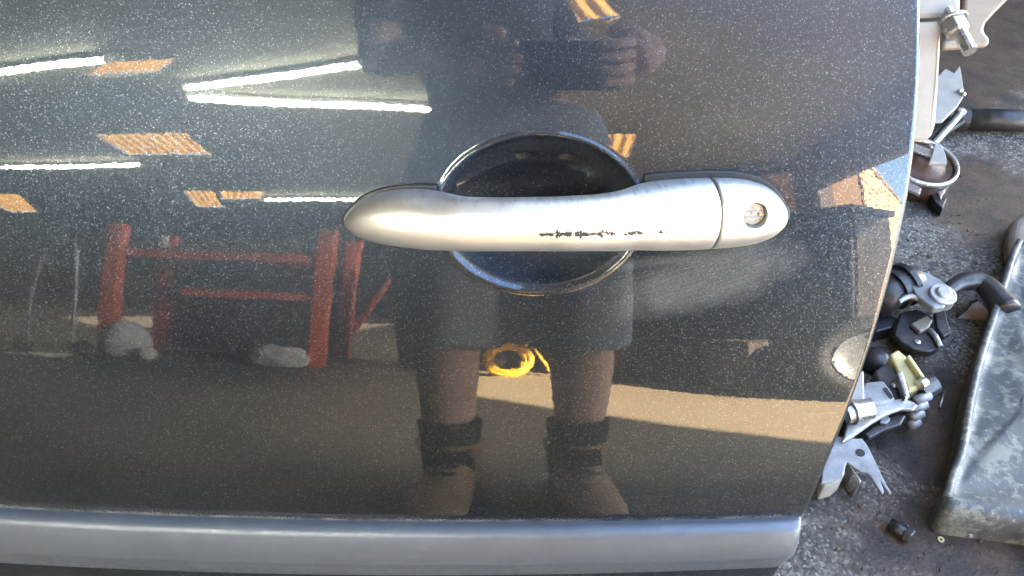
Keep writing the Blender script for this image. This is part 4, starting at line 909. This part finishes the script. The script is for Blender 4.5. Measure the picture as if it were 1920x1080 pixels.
for k in range(4): part('tooth', lambda b: rodpx(b, [(1714 - k * 3, 752 + k * 16), (1742 - k * 7, 742 + k * 16)], 0.040 - 0.006 * k, 0.0062, 12), MT['greysteel'], t, smooth=True)
part('white_tab', lambda b: plate(b, [(1590, 700), (1620, 694), (1622, 760), (1600, 770), (1570, 770)], 0.060, 0.052), MT['cream'], t, bevel=0.002)
part('base_block', lambda b: plate(b, [(1600, 730), (1690, 700), (1715, 745), (1640, 790), (1590, 800)], 0.027, 0.001), MT['dark'], t)
part('pin', lambda b: tube(b, [fp(1585, 776, 0.062), fp(1604, 770, 0.064), fp(1632, 766, 0.064)], [0.012, 0.0125, 0.0125], 24), MT['zinc'], t, smooth=False)
part('pin_head', lambda b: tube(b, [fp(1594, 773, 0.064), fp(1600, 771, 0.064)], 0.0155, 24), MT['zinc'], t)
one('black_dome', 'glossy dark domed lump lying on the latch pile beside the door', 'dome', lambda b: lathe(b, [(0.020, 0), (0.020, 0.01), (0.017, 0.016), (0.010, 0.020), (0.0005, 0.021)], fp(1640, 682, 0.0), (-0.2, -0.2, 1), 26), MT['black'], smooth=True)
one('wire_clip', 'thin grey steel strip lying between bracket and latch', 'metal strip', lambda b: plate(b, [(1650, 606), (1690, 584), (1694, 590), (1654, 616)], 0.012, 0.001), MT['greysteel'], bevel=0.001)
one('black_block', 'black plastic block tucked beside the door edge', 'plastic block', lambda b: plate(b, [(1640, 606), (1666, 588), (1684, 596), (1672, 614), (1642, 622)], 0.022, 0.001), MT['black'], bevel=0.002)

# forked bracket
t = thing('forked_bracket', 'grey forked sheet metal bracket with a dark hole', 'bracket', fp(1600, 860))
FB = [(1548, 828), (1572, 818), (1600, 822), (1617, 822), (1628, 838), (1640, 862), (1652, 888), (1662, 908), (1672, 924), (1668, 926), (1658, 912), (1652, 904), (1658, 922), (1654, 926), (1642, 908), (1630, 890), (1624, 886), (1614, 884), (1596, 872), (1588, 866), (1580, 892), (1560, 902), (1540, 906)]
part('plate', lambda b: plate(b, FB, 0.045, 0.041), MT['greysteel'], t, bevel=0.001)
part('hole', lambda b: lathe(b, [(0.0052, 0), (0.0052, 0.0006), (0.0003, 0.0007)], fp(1613, 849, 0.0452), n=20), MT['black'], t)
part('skirt', lambda b: plate(b, [(1545, 880), (1584, 868), (1588, 884), (1572, 898), (1545, 906)], 0.0405, 0.001), MT['cream'], t, bevel=0.006, seg=4)
part('back_fold', lambda b: plate(b, [(1550, 826), (1600, 823), (1604, 832), (1552, 838)], 0.0405, 0.001), MT['greysteel'], t)
part('web', lambda b: plate(b, [(1588, 868), (1594, 872), (1616, 902), (1612, 906), (1598, 890)], 0.030, 0.001), MT['zinc'], t, bevel=0.001)

# loose fixings and crumbs
def bolt_floor(name, label, p0, p1, r, m, hex_r):
    t = thing(name, label, 'bolt', fp(*p0))
    part('shank', lambda b: tube(b, [fp(p0[0], p0[1], r), fp(p1[0], p1[1], hex_r)], r, 14), MT[m], t, smooth=True)
    d = (fp(p1[0], p1[1], hex_r) - fp(p0[0], p0[1], r)).normalized()
    part('head', lambda b: lathe(b, [(hex_r, 0), (hex_r, 0.006), (hex_r * 0.85, 0.0075)], fp(p1[0], p1[1], hex_r), d, 6), MT[m], t)
bolt_floor('black_bolt', 'stubby black bolt lying on the brown oil stain', (1668, 982), (1698, 1000), 0.0075, 'black', 0.009)
bolt_floor('steel_bolt', 'small steel bolt lying at the end of the scuffed panel', (1816, 1004), (1824, 974), 0.0045, 'steel', 0.0085)
one('steel_pin', 'thin bright steel pin on the dark oil stain', 'pin', lambda b: rodpx(b, [(1762, 764), (1771, 734)], 0.002, 0.0018, 8), MT['zinc'], smooth=True)
one('wire_end', 'short pale curl of wire near the scuffed panel', 'wire', lambda b: rodpx(b, [(1762, 984), (1772, 977), (1780, 966)], 0.002, 0.0016, 8), MT['cream'], smooth=True)
one('brass_washer', 'tiny brass washer on the brown stain', 'washer', lambda b: lathe(b, [(0.0018, 0), (0.0035, 0), (0.0035, 0.0012), (0.0018, 0.0012)], fp(1764, 1012), n=18, close=True), MT['yellowp'])
rnd = random.Random(3)
def crumbs(b):
    for i in range(700):
        px, py = rnd.uniform(1480, 1925), rnd.uniform(240, 1085); c = fp(px, py, 0.0); r = rnd.uniform(0.0005, 0.0016) * (1.8 if rnd.random() < 0.08 else 1)
        q = bmesh.ops.create_icosphere(b, subdivisions=1, radius=r); e = Euler((rnd.random() * 6, rnd.random() * 6, rnd.random() * 6)).to_matrix()
        sc_ = Vector((rnd.uniform(0.6, 1.6), rnd.uniform(0.6, 1.3), rnd.uniform(0.4, 0.9)))
        for v in q['verts']: v.co = c + e @ Vector((v.co.x * sc_.x, v.co.y * sc_.y, v.co.z * sc_.z)) + Vector((0, 0, r * 0.5))
o = part('grit', crumbs, MT['ply'], None); tag(o, 'loose grit and metal crumbs scattered over the concrete', 'grit', kind='stuff')
